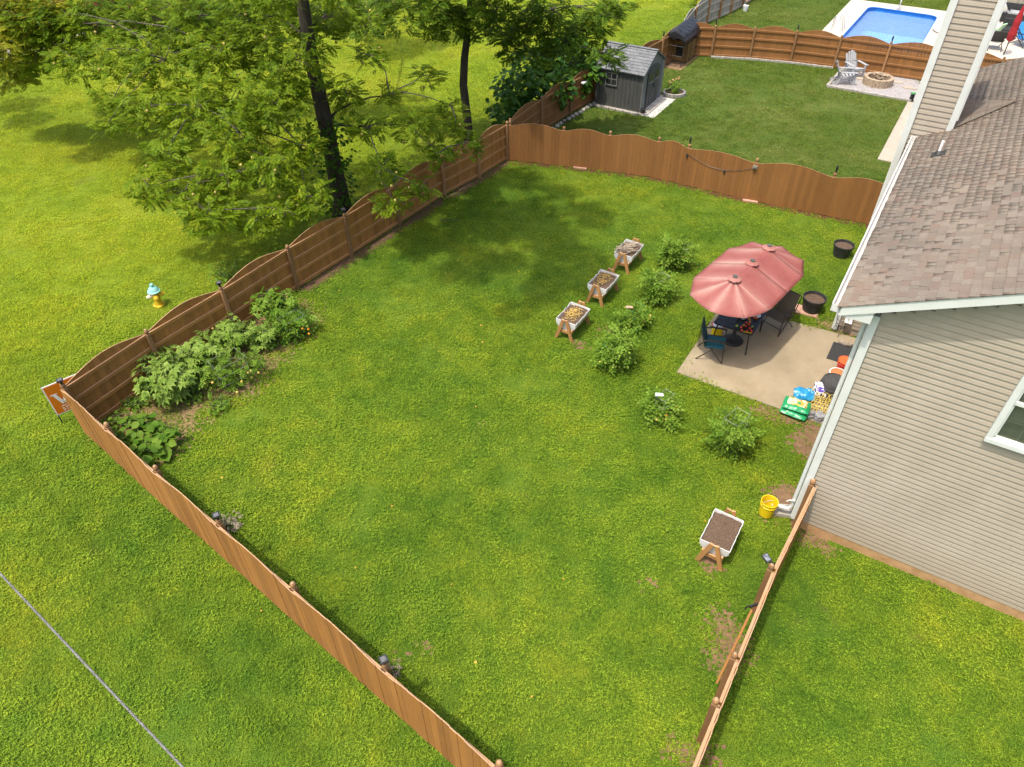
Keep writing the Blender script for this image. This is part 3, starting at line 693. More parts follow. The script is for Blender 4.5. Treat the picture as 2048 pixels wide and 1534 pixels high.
tabs.sort(key=lambda t: (Vector((EX+t[0]*math.cos(RA), (t[1]+t[2])/2, EZ+t[0]*math.sin(RA)))-camh).length/((t[2]-t[1])/.17)**.3 + (50 if t[0]*math.cos(RA)+EX > 1.55+.0*t[1] else 0))
HX = [(0, 1, 2, 3), (4, 7, 6, 5), (0, 4, 5, 1), (1, 5, 6, 2), (2, 6, 7, 3), (3, 7, 4, 0)]
for t_ in tabs[:298]: MB().add(tabverts(*t_), HX).build('shingle', 'shingle', roof)
Vr = []; Fr = []; cr_ = []
for t_ in tabs[298:]:
    n0 = len(Vr); Vr += tabverts(*t_); Fr += [tuple(n0+k for k in f) for f in HX]; cr_ += [random.random()]*8
me = mesh_np('shingle_field', Vr, Fr); a_ = me.attributes.new('rnd', 'FLOAT', 'POINT'); a_.data.foreach_set('value', cr_)
tag(obj('shingle_field', me, 'shingle', roof), kind='stuff')
# right slope: plain sheet, never in view
# cricket behind the chimney
ym = (CHY0+CHY1)/2; ctop = Vector((CHX1, ym, roofz(CHX1)+.04)); tip = Vector((CHX1+.95, ym, roofz(CHX1+.95)+.010))
for lo in (Vector((CHX1, CHY0-.02, roofz(CHX1)+.010)), Vector((CHX1, CHY1+.02, roofz(CHX1)+.010))):
    for k in range(7):
        f = lambda s_: (lo.lerp(ctop, s_), lo.lerp(tip, 1-1e-3) if s_ == 0 else tip.lerp(ctop, 0).lerp(lo.lerp(ctop, s_), 0))
        a0, a1 = lo.lerp(ctop, k/7), lo.lerp(ctop, (k+1)/7); b0, b1 = lo.lerp(tip, 1), tip
        for j in range(4):
            p0, p1 = a0.lerp(tip, j/4), a0.lerp(tip, (j+1)/4-.006); q0, q1 = a1.lerp(tip, j/4), a1.lerp(tip, (j+1)/4-.006); up = Vector((0, 0, .007))
            MB().hexa([p0, p1, q1, q0, p0+up, p1+up, q1+up*.6, q0+up*.6]).build('shingle', 'shingle', roof)
# vent pipe
vp = MB(); vx, vy = .02, 5.68; vp.tube([(vx, vy, roofz(vx)-.05), (vx, vy, roofz(vx)+.26)], .028, 10); vpo = vp.build('vent_pipe', 'white_plastic', house, smooth=False)
fl = MB(); M_ = ry(-RA); fl.box((vx, vy, roofz(vx)-.004), (.26, .24, .008), M_); fl.lathe([(.10, 0), (.06, .03), (.034, .06)], 12, (vx, vy, roofz(vx)-.0), M=M_); fl.build('flashing', 'black_plastic', vpo)
# chimney
ch = MB(); ch.box(((-.66+CHX1)/2, (CHY0+CHY1)/2+.02, 4.6), (CHX1+.66-.04, CHY1-CHY0-.06, 9.2)); cho = ch.build('chimney', 'siding', house)
CHL = -.78
ch2 = MB()
for (xa, xb) in ((CHL, CHL+.11), (CHX1-.12, CHX1)):
    ch2.box(((xa+xb)/2, CHY0-.012, 4.65), (xb-xa, .03, 9.2))
ch2.box((CHL-.012, CHY0+.05, 4.65), (.03, .12, 9.2)); ch2.box((CHX1+.012, CHY0+.05, 7.6), (.03, .12, 3.4)); ch2.box((CHL-.012, CHY1-.05, 4.65), (.03, .12, 9.2))
ch2.build('corner_trim', 'white_trim', cho)
z = .2
while z < 9.1:
    mb = course(CHL+.10, CHX1-.11, z, 'x'); mb.v = [(x, y+CHY0-.004, zz) for x, y, zz in mb.v]; mb.build('siding_course', 'siding', cho)
    z += LAP
mb = MB(); mb.box((CHL+.01, (CHY0+CHY1)/2, 4.6), (.02, CHY1-CHY0-.1, 9.2)); mb.build('side_panel', 'siding', cho)
MB().box((CHL+.06, (CHY0+CHY1)/2, .10), (.1, CHY1-CHY0-.02, .22)).build('base', 'foundation', cho)
MB().box((-.46, CHY0-.05, .50), (.17, .09, .17)).add([(-.55, CHY0-.15, .44), (-.37, CHY0-.15, .44), (-.37, CHY0-.02, .58), (-.55, CHY0-.02, .58)], [(0, 1, 2, 3)]).build('vent_hood', 'white_plastic', cho)
NOGRASS.append([H2W(-.06, -.05), H2W(12, -.05), H2W(12, HL), H2W(-.06, HL)]); NOGRASS.append([H2W(-.8, 7.0), H2W(0, 7.0), H2W(0, 8.9), H2W(-.8, 8.9)])

# ------------------------------------------------------------------ shed
SO = Vector((5.51, 30.35, 0)); SW, SD, SE, SR = 2.10, 2.25, 1.60, 2.22
shed = thing('garden_shed', 'dark grey plastic garden shed with shingle style roof', 'shed', SO, -AZ)
# local: x from -SW..0 (towards the left fence), y 0..SD, door gable faces +x
MB().prism([(-SW-.08, -.12), (.12, -.12), (.12, SD+.1), (-SW-.08, SD+.1)], 0, .06).build('base', 'stone_grey', shed)
nb = 12
for i in range(nb):
    w = SW/nb; MB().box((-SW+(i+.5)*w, .02+.004*(i % 2), .06+SE/2), (w-.008, .04, SE)).build('wall_panel', 'shed_wall', shed)
MB().box((-SW/2, .07, .06+SE/2), (SW-.02, .04, SE-.02)).build('wall', 'shed_wall', shed)
for xx in (-.015, -SW+.02):
    MB().add([(xx-.02, .03, .06), (xx-.02, SD-.03, .06), (xx-.02, SD-.03, SE+.04), (xx-.02, SD/2, SR), (xx-.02, .03, SE+.04), (xx+.02, .03, .06), (xx+.02, SD-.03, .06), (xx+.02, SD-.03, SE+.04), (xx+.02, SD/2, SR), (xx+.02, .03, SE+.04)],
             [(4, 3, 2, 1, 0), (5, 6, 7, 8, 9), (0, 1, 6, 5), (1, 2, 7, 6), (2, 3, 8, 7), (3, 4, 9, 8), (4, 0, 5, 9)]).build('gable_wall', 'shed_trim', shed)
MB().box((-SW/2, SD-.03, .06+SE/2), (SW-.02, .05, SE)).build('wall', 'shed_wall', shed)
MB().box((.02, .14, .06+SE/2), (.05, .26, SE)).build('corner_panel', 'shed_trim', shed); MB().box((.02, SD-.14, .06+SE/2), (.05, .26, SE)).build('corner_panel', 'shed_trim', shed)
def arch_door(y0, y1, name):
    ym = SD/2; zt = lambda y: 1.52+.22*max(0, 1-((y-ym)/.62)**2)
    ys = [y0+(y1-y0)*k/6 for k in range(7)]
    pr = [(y0, .10)]+[(y1, .10)]+[(y, zt(y)) for y in ys[::-1]]
    n = len(pr); mb = MB(); mb.add([(.03, y, z) for y, z in pr]+[(.055, y, z) for y, z in pr], [tuple(range(n))[::-1], tuple(range(n, 2*n))]+[(k, (k+1) % n, n+(k+1) % n, n+k) for k in range(n)])
    return mb.build(name, 'shed_door', shed)
for k, (y0, y1) in enumerate(((SD/2-.62, SD/2-.006), (SD/2+.006, SD/2+.62))):
    d = arch_door(y0, y1, 'door'); ym = (y0+y1)/2
    for j in range(3): MB().box((.058, ym-.13+.13*j, 1.27), (.012, .10, .30)).build('pane', 'dark_glass', d)
    MB().box((.066, ym, 1.07), (.03, .44, .05)).build('sill', 'shed_trim', d)
    MB().box((.064, ym, .45), (.012, .02, .6)).build('groove', 'shed_wall', d)
MB().tube([(.06, SD/2-.05, .98), (.10, SD/2-.05, .96), (.10, SD/2+.04, .82), (.06, SD/2+.05, .80)], .02, 6).build('handle', 'black_metal', shed)
w0 = MB().box((-SW*.66, -.012, 1.22), (.56, .03, .56)).build('window', 'shed_wall', shed)
for i in (-1, 1):
    for j in (-1, 1): MB().box((-SW*.66+i*.12, -.03, 1.22+j*.12), (.20, .01, .20)).build('pane', 'dark_glass', w0)
for (c, d) in (((-SW*.66, -.032, 1.47), (.54, .02, .045)), ((-SW*.66, -.032, .97), (.54, .025, .045)), ((-SW*.66-.25, -.032, 1.22), (.04, .02, .52)), ((-SW*.66+.25, -.032, 1.22), (.04, .02, .52)), ((-SW*.66, -.034, 1.22), (.03, .02, .48)), ((-SW*.66, -.0335, 1.22), (.48, .02, .03))): MB().box(c, d).build('frame', 'shed_trim', w0)
sr = math.atan2(SR-SE, SD/2)
rf = MB()
for sgn in (0, 1):
    ya, yb = ((-.10, SD/2) if sgn == 0 else (SD+.10, SD/2)); za, zb = SE+.06-.10*math.tan(sr), SR+.06
    rf.hexa([(-SW-.08, ya, za-.03), (.10, ya, za-.03), (.10, yb, zb-.03), (-SW-.08, yb, zb-.03), (-SW-.08, ya, za), (.10, ya, za), (.10, yb, zb), (-SW-.08, yb, zb)])
rfo = rf.build('roof', 'shed_roof', shed)
nr = 9
for i in range(nr):
    f0, f1 = i/nr, (i+1)/nr; lerp = lambda a, b_, t: a+(b_-a)*t
    za, zb = SE+.06-.10*math.tan(sr), SR+.06
    x = -SW-.085
    while x < .10:
        w = random.choice((.3, .42, .55)); xb = min(x+w, .105)
        y0, y1, z0, z1 = lerp(-.10, SD/2, f0), lerp(-.10, SD/2, f1), lerp(za, zb, f0), lerp(za, zb, f1)
        MB().hexa([(x, y0-.01, z0+.002), (xb-.004, y0-.01, z0+.002), (xb-.004, y1, z1+.002), (x, y1, z1+.002), (x, y0-.01, z0+.02), (xb-.004, y0-.01, z0+.02), (xb-.004, y1, z1+.005), (x, y1, z1+.005)]).build('shingle', 'shed_roof', rfo)
        x += w
MB().box((-SW/2+.01, SD/2, SR+.075), (SW+.18, .14, .02)).build('ridge_cap', 'shed_roof', rfo)
NOGRASS.append([SO+B*x+A*y for x, y in ((-SW-.3, -.15), (.75, -.15), (.75, SD+.3), (-SW-.3, SD+.3))])
# pavers before the shed door, gravel strip, edging stones
gp = [SO+B*x+A*y for x, y in ((.12, -.1), (.72, -.1), (.72, SD+.05), (.12, SD+.05))]
struct(MB().prism(gp, -.02, .012), 'gravel_strip', 'gravel_white')
for i in range(4):
    q = SO+B*.26+A*(.2+.55*i); single(MB().box((0, 0, .03), (.26, .50, .05)), 'paver', 'stone_grey', 'flat grey paver in the row along the shed door', 'paver', (q.x, q.y, 0), (0, 0, -AZ), 'pavers along the shed door')
for i in range(7):
    q = SO+B*(-SW-.05+.33*i)+A*(-.17); single(MB().box((0, 0, .035), (.30, .09, .07)), 'edging_stone', 'stone_grey', 'small pale edging stone in the row below the shed window wall', 'stone', (q.x, q.y, 0), (0, 0, -AZ+random.uniform(-.05, .05)), 'edging stones along the shed')
q = at(1285, 228); single(MB().lathe([(.11, 0), (.12, .22), (.10, .22), (.10, .20)], 10), 'flower_pot', 'black_plastic', 'small dark pot at the near corner of the shed', 'pot', (q.x, q.y, 0))
# rocks along the neighbour fence
for i in range(14):
    t_ = i/14; q = V2(NB[1]).lerp(V2(NB[3]), t_)+Vector((.83, -.56, 0))*(.20+random.uniform(-.04, .04))
    mb = MB().ball((0, 0, .05), .11, 7, .7); mb.v = [(x*random.uniform(.8, 1.3), y*random.uniform(.7, 1.1), z*random.uniform(.7, 1.2)) for x, y, z in mb.v]
    single(mb, 'rock', 'stone_grey', 'rough grey rock in the row along the fence left of the shed', 'rock', (q.x, q.y, 0), (0, 0, random.uniform(0, 3)), 'rocks along the fence by the shed')
# stone ring bed with a rose bush
RC = at(1348, 189)
ring = thing('stone_ring', 'oval ring of pale stone blocks around a rose bush beside the shed', 'flower bed', RC)
for k in range(16):
    a = 2*math.pi*k/16; MB().box((0, 0, .07), (.17, .10, .14)).build('block', 'stone_grey', ring, (.46*math.cos(a), .40*math.sin(a), 0), (0, 0, a+math.pi/2+random.uniform(-.1, .1)))
MB().prism([(.42*math.cos(k*.4), .36*math.sin(k*.4)) for k in range(16)], 0, .05).build('soil', 'straw_soil', ring); NOGRASS.append(blob_poly(RC.x, RC.y, .58, .52, 20, .05))

# ------------------------------------------------------------------ kennel and dog house
KO = Vector((8.29, 35.96, 0)); ken = thing('dog_kennel', 'black wire dog kennel under a black tarp roof', 'kennel', KO, -AZ)
KW, KD, KH = .95, 2.3, 1.42
for x in (-KW, 0):
    for y in (0, KD/2, KD): MB().tube([(x, y, 0), (x, y, KH)], .018, 6).build('post', 'black_metal', ken)
for (a_, b_) in (((-KW, 0), (0, 0)), ((0, 0), (0, KD)), ((-KW, 0), (-KW, KD)), ((-KW, KD), (0, KD))):
    mb = MB()
    for zz in (.06, .5, .95, KH-.02): mb.tube([(*a_, zz), (*b_, zz)], .011, 5)
    L = math.dist(a_, b_); n = int(L/.10)
    for k in range(1, n): mb.tube([(a_[0]+(b_[0]-a_[0])*k/n, a_[1]+(b_[1]-a_[1])*k/n, .05), (a_[0]+(b_[0]-a_[0])*k/n, a_[1]+(b_[1]-a_[1])*k/n, KH)], .004, 3, False)
    mb.build('wire_panel', 'black_metal', ken)
tp = MB(); nx, ny = 8, 10
vs = []
for j in range(ny+1):
    for i in range(nx+1):
        s = i/nx*2-1; x = -KW/2+s*(KW/2+.07); y = -.08+(KD+.16)*j/ny
        zz = KH+.34*(1-abs(s))-(.16 if abs(s) == 1 else 0)-.05*abs(math.sin(j*1.3+i))*(.3+abs(s))
        if j in (0, ny): zz -= .10*(1-abs(s))+.03
        vs.append((x, y, zz))
tp.add(vs, [(j*(nx+1)+i, j*(nx+1)+i+1, (j+1)*(nx+1)+i+1, (j+1)*(nx+1)+i) for j in range(ny) for i in range(nx)])
sk = [vs[i] for i in range(nx+1)]; tp.add(sk+[(x, y-.01, KH-.14-.05*math.sin(k*2)) for k, (x, y, z_) in enumerate(sk)], [(k, k+nx+1, k+nx+2, k+1) for k in range(nx)])
for i0 in (0, nx):
    ed = [vs[j*(nx+1)+i0] for j in range(ny+1)]; tp.add(ed+[(x, y, z_-.14-.04*math.sin(k*2.1)) for k, (x, y, z_) in enumerate(ed)], [(k, k+ny+1, k+ny+2, k+1) for k in range(ny)])
tp.build('tarp', 'tarp', ken)
struct(MB().prism([KO+B*x+A*y for x, y in ((-KW-.1, -.35), (.15, -.35), (.15, KD), (-KW-.1, KD))], -.02, .010), 'kennel_floor', 'straw_soil'); NOGRASS.append([KO+B*x+A*y for x, y in ((-KW-.4, -.4), (.2, -.4), (.2, KD+.2), (-KW-.4, KD+.2))])
DO = KO+B*-.42+A*.75
dh = thing('dog_house', 'yellow wooden dog house standing inside the wire kennel', 'dog house', DO, -AZ)
for i in range(5): MB().box((-.32+.16*i, 0, .52), (.155, .03, .92)).build('plank', 'doghouse_wood', dh)
MB().box((.02, .55, .5), (.74, 1.0, .86)).build('body', 'doghouse_wood', dh); MB().box((0, -.02, .55), (.36, .02, .5)).build('doorway', 'dark_glass', dh)
for i in range(5): MB().box((.40, .12+.2*i, .5), (.03, .19, .9)).build('plank', 'doghouse_wood', dh)

# ------------------------------------------------------------------ fire pit corner
gv = [at(1654, 174), at(1683, 141), at(1720, 138), at(1800, 150), at(1850, 158), at(1848, 206), at(1822, 204)]
gvp = [(p.x, p.y) for p in gv]
gro = struct(MB().prism(gvp, -.02, .012), 'gravel_patch', 'gravel'); NOGRASS.append(gvp)
def stones_along(a_, b_, parent, n):
    for k in range(n):
        t_ = (k+.5)/n; L = (b_-a_).length/n
        p = a_.lerp(b_, t_); MB().box((0, 0, .05), (L*.92, .10+random.uniform(0, .03), .07+random.uniform(0, .03))).build('border_stone', 'stone_grey', parent, (p.x, p.y, 0), (0, 0, math.atan2((b_-a_).y, (b_-a_).x)+random.uniform(-.1, .1)))
stones_along(gv[0], gv[1], gro, 9); stones_along(gv[6], gv[0], gro, 16); stones_along(gv[1], gv[3], gro, 8)
q1, q2 = at(1395, 112), at(1668, 140)
stones_along(V2(FAR[1])+Vector((-.03, -.14, 0)), V2(FAR[2])+Vector((-.03, -.14, 0)), gro, 8); stones_along(V2(FAR[2])+Vector((-.05, -.14, 0)), V2(FAR[3])+Vector((-.05, -.14, 0)), gro, 8); stones_along(V2(FAR[3])+Vector((-.06, -.14, 0)), V2(FAR[4])+Vector((-.06, -.14, 0)), gro, 8)
PC = at(1754, 168)
pit = thing('fire_pit', 'round fire pit of stacked tan stone blocks on gravel', 'fire pit', PC)
for cse in range(3):
    n = 15
    for k in range(n):
        a = 2*math.pi*(k+.5*(cse % 2))/n
        MB().hexa([(-.125, -.08, 0), (.125, -.08, 0), (.10, .08, 0), (-.10, .08, 0), (-.125, -.08, .105), (.125, -.08, .105), (.10, .08, .105), (-.10, .08, .105)]).build('block', 'stone_tan', pit, (.56*math.cos(a), .56*math.sin(a), .012+cse*.108), (0, 0, a-math.pi/2+math.pi+random.uniform(-.05, .05)))
MB().prism([(.5*math.cos(k*.4), .5*math.sin(k*.4)) for k in range(16)], 0, .10).build('ash_bed', 'soil', pit)
for k in range(11):
    a = random.uniform(0, 6.28); r0 = random.uniform(.05, .22); L = random.uniform(.3, .5)
    p0 = Vector((math.cos(a)*r0-.5*L*math.cos(a+1.3), math.sin(a)*r0-.5*L*math.sin(a+1.3), .16+.03*k)); p1 = p0+Vector((math.cos(a+1.3)*L, math.sin(a+1.3)*L, random.uniform(-.05, .12)))
    single(MB().tube([p0, p1], .04, 6), 'log', 'log_wood', 'pale split log lying in the stone fire pit', 'log', PC, group='logs in the fire pit')
for (px, py, k) in ((1720, 158, 0), (1792, 165, 1), (1818, 177, 2), (1838, 187, 3)):
    q = at(px, py); single(MB().prism(blob_poly(0, 0, .28, .15, 14, .12), 0, .03), 'stepping_stone', 'concrete_walk', ['flat stepping stone left of the fire pit', 'flat stepping stone just right of the fire pit', 'second flat stepping stone right of the fire pit', 'flat stepping stone nearest the chimney'][k], 'stone', (q.x, q.y, .012), (0, 0, -.4))
def adirondack(loc, rot, label):
    t = thing('adirondack_chair', label, 'chair', loc, rot, 'adirondack chairs by the fire pit')    # faces -y
    for i in range(5):
        x = -.22+.11*i; tp_ = .98-.05*abs(i-2)**1.4
        MB().hexa([(x-.05, .26, .28), (x+.05, .26, .28), (x+.05, .285, .28), (x-.05, .285, .28), (x-.045, .26+.30, tp_), (x+.045, .26+.30, tp_), (x+.045, .585, tp_), (x-.045, .585, tp_)]).build('back_slat', 'adirondack', t)
    for i in range(5):
        f = i/4; MB().box((0, -.28+.54*f, .40-.12*f), (.52, .10, .022)).build('seat_slat', 'adirondack', t)
    for s in (-1, 1):
        MB().box((s*.29, -.30, .27), (.03, .10, .54)).build('leg', 'adirondack', t)
        MB().beam((s*.26, -.30, .36), (s*.26, .62, .04), .025, .11).build('leg', 'adirondack', t)
        MB().box((s*.33, -.02, .555), (.13, .72, .022)).build('armrest', 'adirondack', t)
        MB().beam((s*.29, .34, .56), (s*.29, .30, .2), .03, .06).build('arm_support', 'adirondack', t)
    MB().box((0, .40, .56), (.6, .03, .06)).build('back_rail', 'adirondack', t)
    MB().box((0, -.33, .37), (.54, .022, .10)).build('front_apron', 'adirondack', t)
adirondack((16.12, 34.62, .012), R(14), 'grey adirondack chair with its back against the far fence')
adirondack((15.42, 33.72, .012), R(80), 'grey adirondack chair seen from the side, left of the fire pit')
q = at(1821, 203); t = thing('garden_lantern', 'dark green lantern standing at the gravel edge by the chimney', 'lantern', q, .2)
MB().box((0, 0, .02), (.18, .14, .04)).build('base', 'black_plastic', t); MB().box((0, 0, .19), (.14, .10, .30)).build('glass', 'dark_glass', t); MB().box((0, 0, .36), (.19, .15, .04)).build('cap', 'wire_green', t)

# ------------------------------------------------------------------ pool
dk = [at(1645, 63), at(1704, 0), at(1712, -12), at(1892, 22), at(2080, 60), at(2075, 140), at(1880, 110)]
PL = [Vector((17.2, 39.75, 0)), Vector((21.15, 45.97, 0)), Vector((24.25, 43.85, 0)), Vector((20.3, 37.5, 0))]
def rounded(P, r=.55, n=6):
    out = []
    for i in range(len(P)):
        a_, b_, c_ = P[i-1], P[i], P[(i+1) % len(P)]; d1 = (a_-b_).normalized(); d2 = (c_-b_).normalized()
        p0, p2 = b_+d1*r, b_+d2*r
        for k in range(n+1): t_ = k/n; out.append((p0*(1-t_)**2+b_*2*t_*(1-t_)+p2*t_*t_))
    return out
pool = rounded(PL); cpl = sum(PL, Vector())/4
outer = [Vector((16.2, 40.3, 0)), Vector((20.72, 47.55, 0)), Vector((25.9, 44.3, 0)), Vector((21.2, 36.6, 0))]
# deck with pool opening: ring of quads between resampled outer rectangle and pool outline
def ray_to(poly, c_, ang):
    d = Vector((math.cos(ang), math.sin(ang), 0)); best = None
    for i in range(len(poly)):
        a_, b_ = poly[i], poly[(i+1) % len(poly)]; e = b_-a_; den = d.x*e.y-d.y*e.x
        if abs(den) < 1e-9: continue
        t_ = ((a_-c_).x*e.y-(a_-c_).y*e.x)/den; u = ((a_-c_).x*d.y-(a_-c_).y*d.x)/den
        if t_ > 0 and -1e-6 <= u <= 1+1e-6 and (best is None or t_ > best): best = t_
    return c_+d*best
angs = sorted(set([math.atan2((p-cpl).y, (p-cpl).x) for p in pool]+[math.atan2((p-cpl).y, (p-cpl).x) for p in outer]))
n = len(angs); inn = [ray_to(pool, cpl, a) for a in angs]; ou = [ray_to(outer, cpl, a) for a in angs]
gsq = [Vector((-220, -60, 0)), Vector((220, -60, 0)), Vector((220, 300, 0)), Vector((-220, 300, 0))]
ga = sorted(set(angs+[math.atan2((p-cpl).y, (p-cpl).x) for p in gsq])); gi_ = [ray_to(pool, cpl, a) for a in ga]; go_ = [ray_to(gsq, cpl, a) for a in ga]; ngn = len(ga)
struct(MB().add(gi_+go_, [(k, ngn+k, ngn+(k+1) % ngn, (k+1) % ngn) for k in range(ngn)]), 'ground', 'lawn_ground')
dkm = MB(); Z = Vector((0, 0, .05))
dkm.add([p+Z for p in inn]+[p+Z for p in ou], [(k, n+k, n+(k+1) % n, (k+1) % n) for k in range(n)])
dkm.add([p+Z for p in ou]+[p-Z for p in ou], [(k, n+k, n+(k+1) % n, (k+1) % n) for k in range(n)])
struct(dkm, 'pool_deck', 'concrete_pale')
lin = MB(); lin.add([p+Z for p in inn]+[p+Vector((0, 0, -1.3)) for p in inn], [(k, (k+1) % n, n+(k+1) % n, n+k) for k in range(n)])
struct(lin, 'pool_wall', 'pool_liner')
struct(MB().add([(p.x, p.y, -.17) for p in inn], [tuple(range(n))]), 'pool_water', 'pool_water')
struct(MB().add([(p.x, p.y, -1.25) for p in inn], [tuple(range(n))]), 'pool_floor', 'pool_floor')
cop = MB(); inn2 = [cpl+(p-cpl)*.985 for p in inn]; cop.add([p+Vector((0, 0, .058)) for p in inn]+[p+Vector((0, 0, .058)) for p in inn2]+[p+Vector((0, 0, .03)) for p in inn2], [(k, n+k, n+(k+1) % n, (k+1) % n) for k in range(n)]+[(n+k, 2*n+k, 2*n+(k+1) % n, n+(k+1) % n) for k in range(n)])
struct(cop, 'pool_coping', 'pool_liner')
NOGRASS.append([(p.x, p.y) for p in outer])
dk2 = [Vector((21.4, 36.4, 0)), Vector((25.9, 44.0, 0)), Vector((33, 39, 0)), Vector((30, 33, 0))]
struct(MB().prism(dk2, -.02, .045), 'pool_deck', 'concrete_pale'); NOGRASS.append([(p.x, p.y) for p in dk2])
q = at(1675, 66); lad = thing('pool_ladder', 'curved steel handrail at the near left edge of the pool', 'ladder', (17.85, 41.25, .05), -AZ)
for s in (0, .45): MB().tube([(-.5, s, 0), (-.5, s, .55), (-.42, s, .72), (-.25, s, .72), (-.1, s, .55), (.1, s, .0)], .022, 6).build('rail', 'silver', lad)
lad2 = thing('pool_slide_rail', 'grey pole standing at the far edge of the pool', 'pole', Vector((22.55, 45.2, .05)), 0)
MB().tube([(0, 0, 0), (.05, .1, .35), (.25, .5, 1.1)], .035, 8).build('rail', 'silver', lad2); MB().box((0, 0, .03), (.2, .2, .06)).build('foot', 'silver', lad2)
q = at(1874, 66); t = thing('deck_cushion', 'crumpled white towel with pink patch at the right pool edge', 'towel', (q.x, q.y, .05), .3)
mb = MB().ball((0, 0, .12), .3, 10, .45); mb.v = [(x*.7+.05*math.sin(9*y), y*1.5+.04*math.sin(11*x), z) for x, y, z in mb.v]; mb.build('towel', 'plate_white', t, smooth=True); MB().ball((.05, -.42, .1), .12, 8, .8).build('patch', 'rose', t, smooth=True)
# pool side furniture
q = at(2006, 112); ru = thing('parasol', 'closed dark red parasol leaning over the pool deck', 'parasol', (q.x, q.y, .045), .1)
MB().tube([(0, 0, 0), (.1, .15, 2.3)], .025, 6).build('pole', 'black_metal', ru)
pr = [(.05, .62), (.16, .70), (.19, .95), (.16, 1.3), (.17, 1.5), (.10, 1.9), (.03, 2.25)]
mb = MB(); mb.lathe(pr, 14); mb.v = [(x*(1+.22*math.sin(7*math.atan2(y, x)))+z*.05, y*(1+.22*math.sin(7*math.atan2(y, x)))+z*.07, z) for x, y, z in mb.v]; mb.build('canopy', 'cloth_red', ru)
def lounge(px, py, rot, cm, label, high=.9, w=.6, name='deck_chair'):
    q = at(px, py); t = thing(name, label, 'chair', (q.x, q.y, .045), rot)
    for s in (-1, 1):
        MB().beam((s*w/2, -.3, .38), (s*w/2, .45, high), .035, .035).build('side_rail', 'black_metal', t); MB().beam((s*w/2, -.5, 0), (s*w/2, .2, .5), .03, .03).build('leg', 'black_metal', t); MB().beam((s*w/2, .45, 0), (s*w/2, -.3, .42), .03, .03).build('leg', 'black_metal', t); MB().box((s*w/2, -.05, .60), (.06, .5, .03)).build('armrest', 'black_metal', t)
    MB().hexa([(-w/2, -.05, .36), (w/2, -.05, .36), (w/2, -.01, .34), (-w/2, -.01, .34), (-w/2, .42, high), (w/2, .42, high), (w/2, .46, high-.02), (-w/2, .46, high-.02)]).build('backrest', cm, t)
    MB().box((0, -.28, .37), (w, .5, .05)).build('seat', cm, t)
    return t
lounge(2040, 92, R(20), 'cushion_blue', 'deck chair with bright blue cushion under the red parasol', 1.0, .75)
lounge(1985, 100, R(160), 'black_plastic', 'black deck chair with a towel on it beside the chimney', .95)
q = at(1990, 84); t = single(MB().box((0, 0, 0), (.34, .05, .5), rx(.5)).box((.05, .12, -.05), (.26, .05, .4), rx(.9)), 'towel', 'towel', 'teal and yellow towel hung over the black deck chair', 'towel', (q.x-.2, q.y-.35, .78), (0, 0, .5))
q = at(2012, 75); t = thing('patio_sofa', 'black wicker seat behind the closed red parasol', 'sofa', (q.x, q.y, .045), -AZ); MB().box((0, 0, .22), (.8, .8, .40)).build('seat', 'black_plastic', t); MB().box((0, .38, .5), (.8, .12, .55)).build('backrest', 'black_plastic', t)
q = at(2030, 45); t = thing('patio_sofa', 'black wicker sofa with grey cushion near the top right corner', 'sofa', (q.x, q.y, .045), -AZ); MB().box((0, 0, .22), (1.6, .8, .40)).build('seat', 'black_plastic', t); MB().box((0, .38, .5), (1.6, .12, .6)).build('backrest', 'black_plastic', t); MB().box((-.2, -.05, .46), (.9, .6, .08)).build('cushion', 'adirondack', t)
lounge(1998, 42, R(120), 'plate_white', 'white deck chair right of the chimney top', .9)
q = at(1490, 22); t = thing('hanging_pot', 'white flower pot with orange bloom by the grey fence', 'pot', (q.x, q.y, .0), 0); MB().lathe([(.12, 0), (.17, .3), (.15, .3), (.14, .27)], 10).build('pot', 'white_plastic', t); MB().ball((0, 0, .55), .06, 6).build('bloom', 'rose', t); MB().tube([(0, 0, .28), (0, 0, .5)], .01, 4).build('stem', 'stem_green', t)
q = at(2040, 20)
fence('wooden_fence', 'grey board fence along the top right behind the sofas', [(22.5, 49.5), (25.0, 48.2), (27.4, 46.9), (29.8, 45.6), (32.2, 44.3), (34.6, 43.0)], .05, .02, -.03, wood='grey_wood', postmat='grey_wood', arch=.05)

# ------------------------------------------------------------------ patio: parasol, table, chairs
PZ = .035
UC = Vector((5.86, 14.90, PZ)); UD = Vector((math.sin(R(41)), math.cos(R(41)), 0)); UN = Vector((UD.y, -UD.x, 0))
umb = thing('patio_parasol', 'large oblong faded salmon pink parasol with three vents', 'parasol', UC)
HLn, HWd, RIM, TOP = .95, 1.04, 2.00, 2.40
ap = [UD*s*.90+Vector((0, 0, TOP)) for s in (-1, 0, 1)]
rim = []
rr = 1.02
for k in range(5): a = math.pi*(k/4)-math.pi/2; rim.append(UD*(-.90-math.cos(a)*(.98))+UN*(math.sin(a)*-rr))   # near end, from +UN side to -UN side
nearr = [p+Vector((0, 0, RIM)) for p in rim]
farr = [(UD*(.90+math.cos(math.pi*(k/4)-math.pi/2)*.98)+UN*(math.sin(math.pi*(k/4)-math.pi/2)*rr))+Vector((0, 0, RIM)) for k in range(5)]
cv = MB(); fade = []
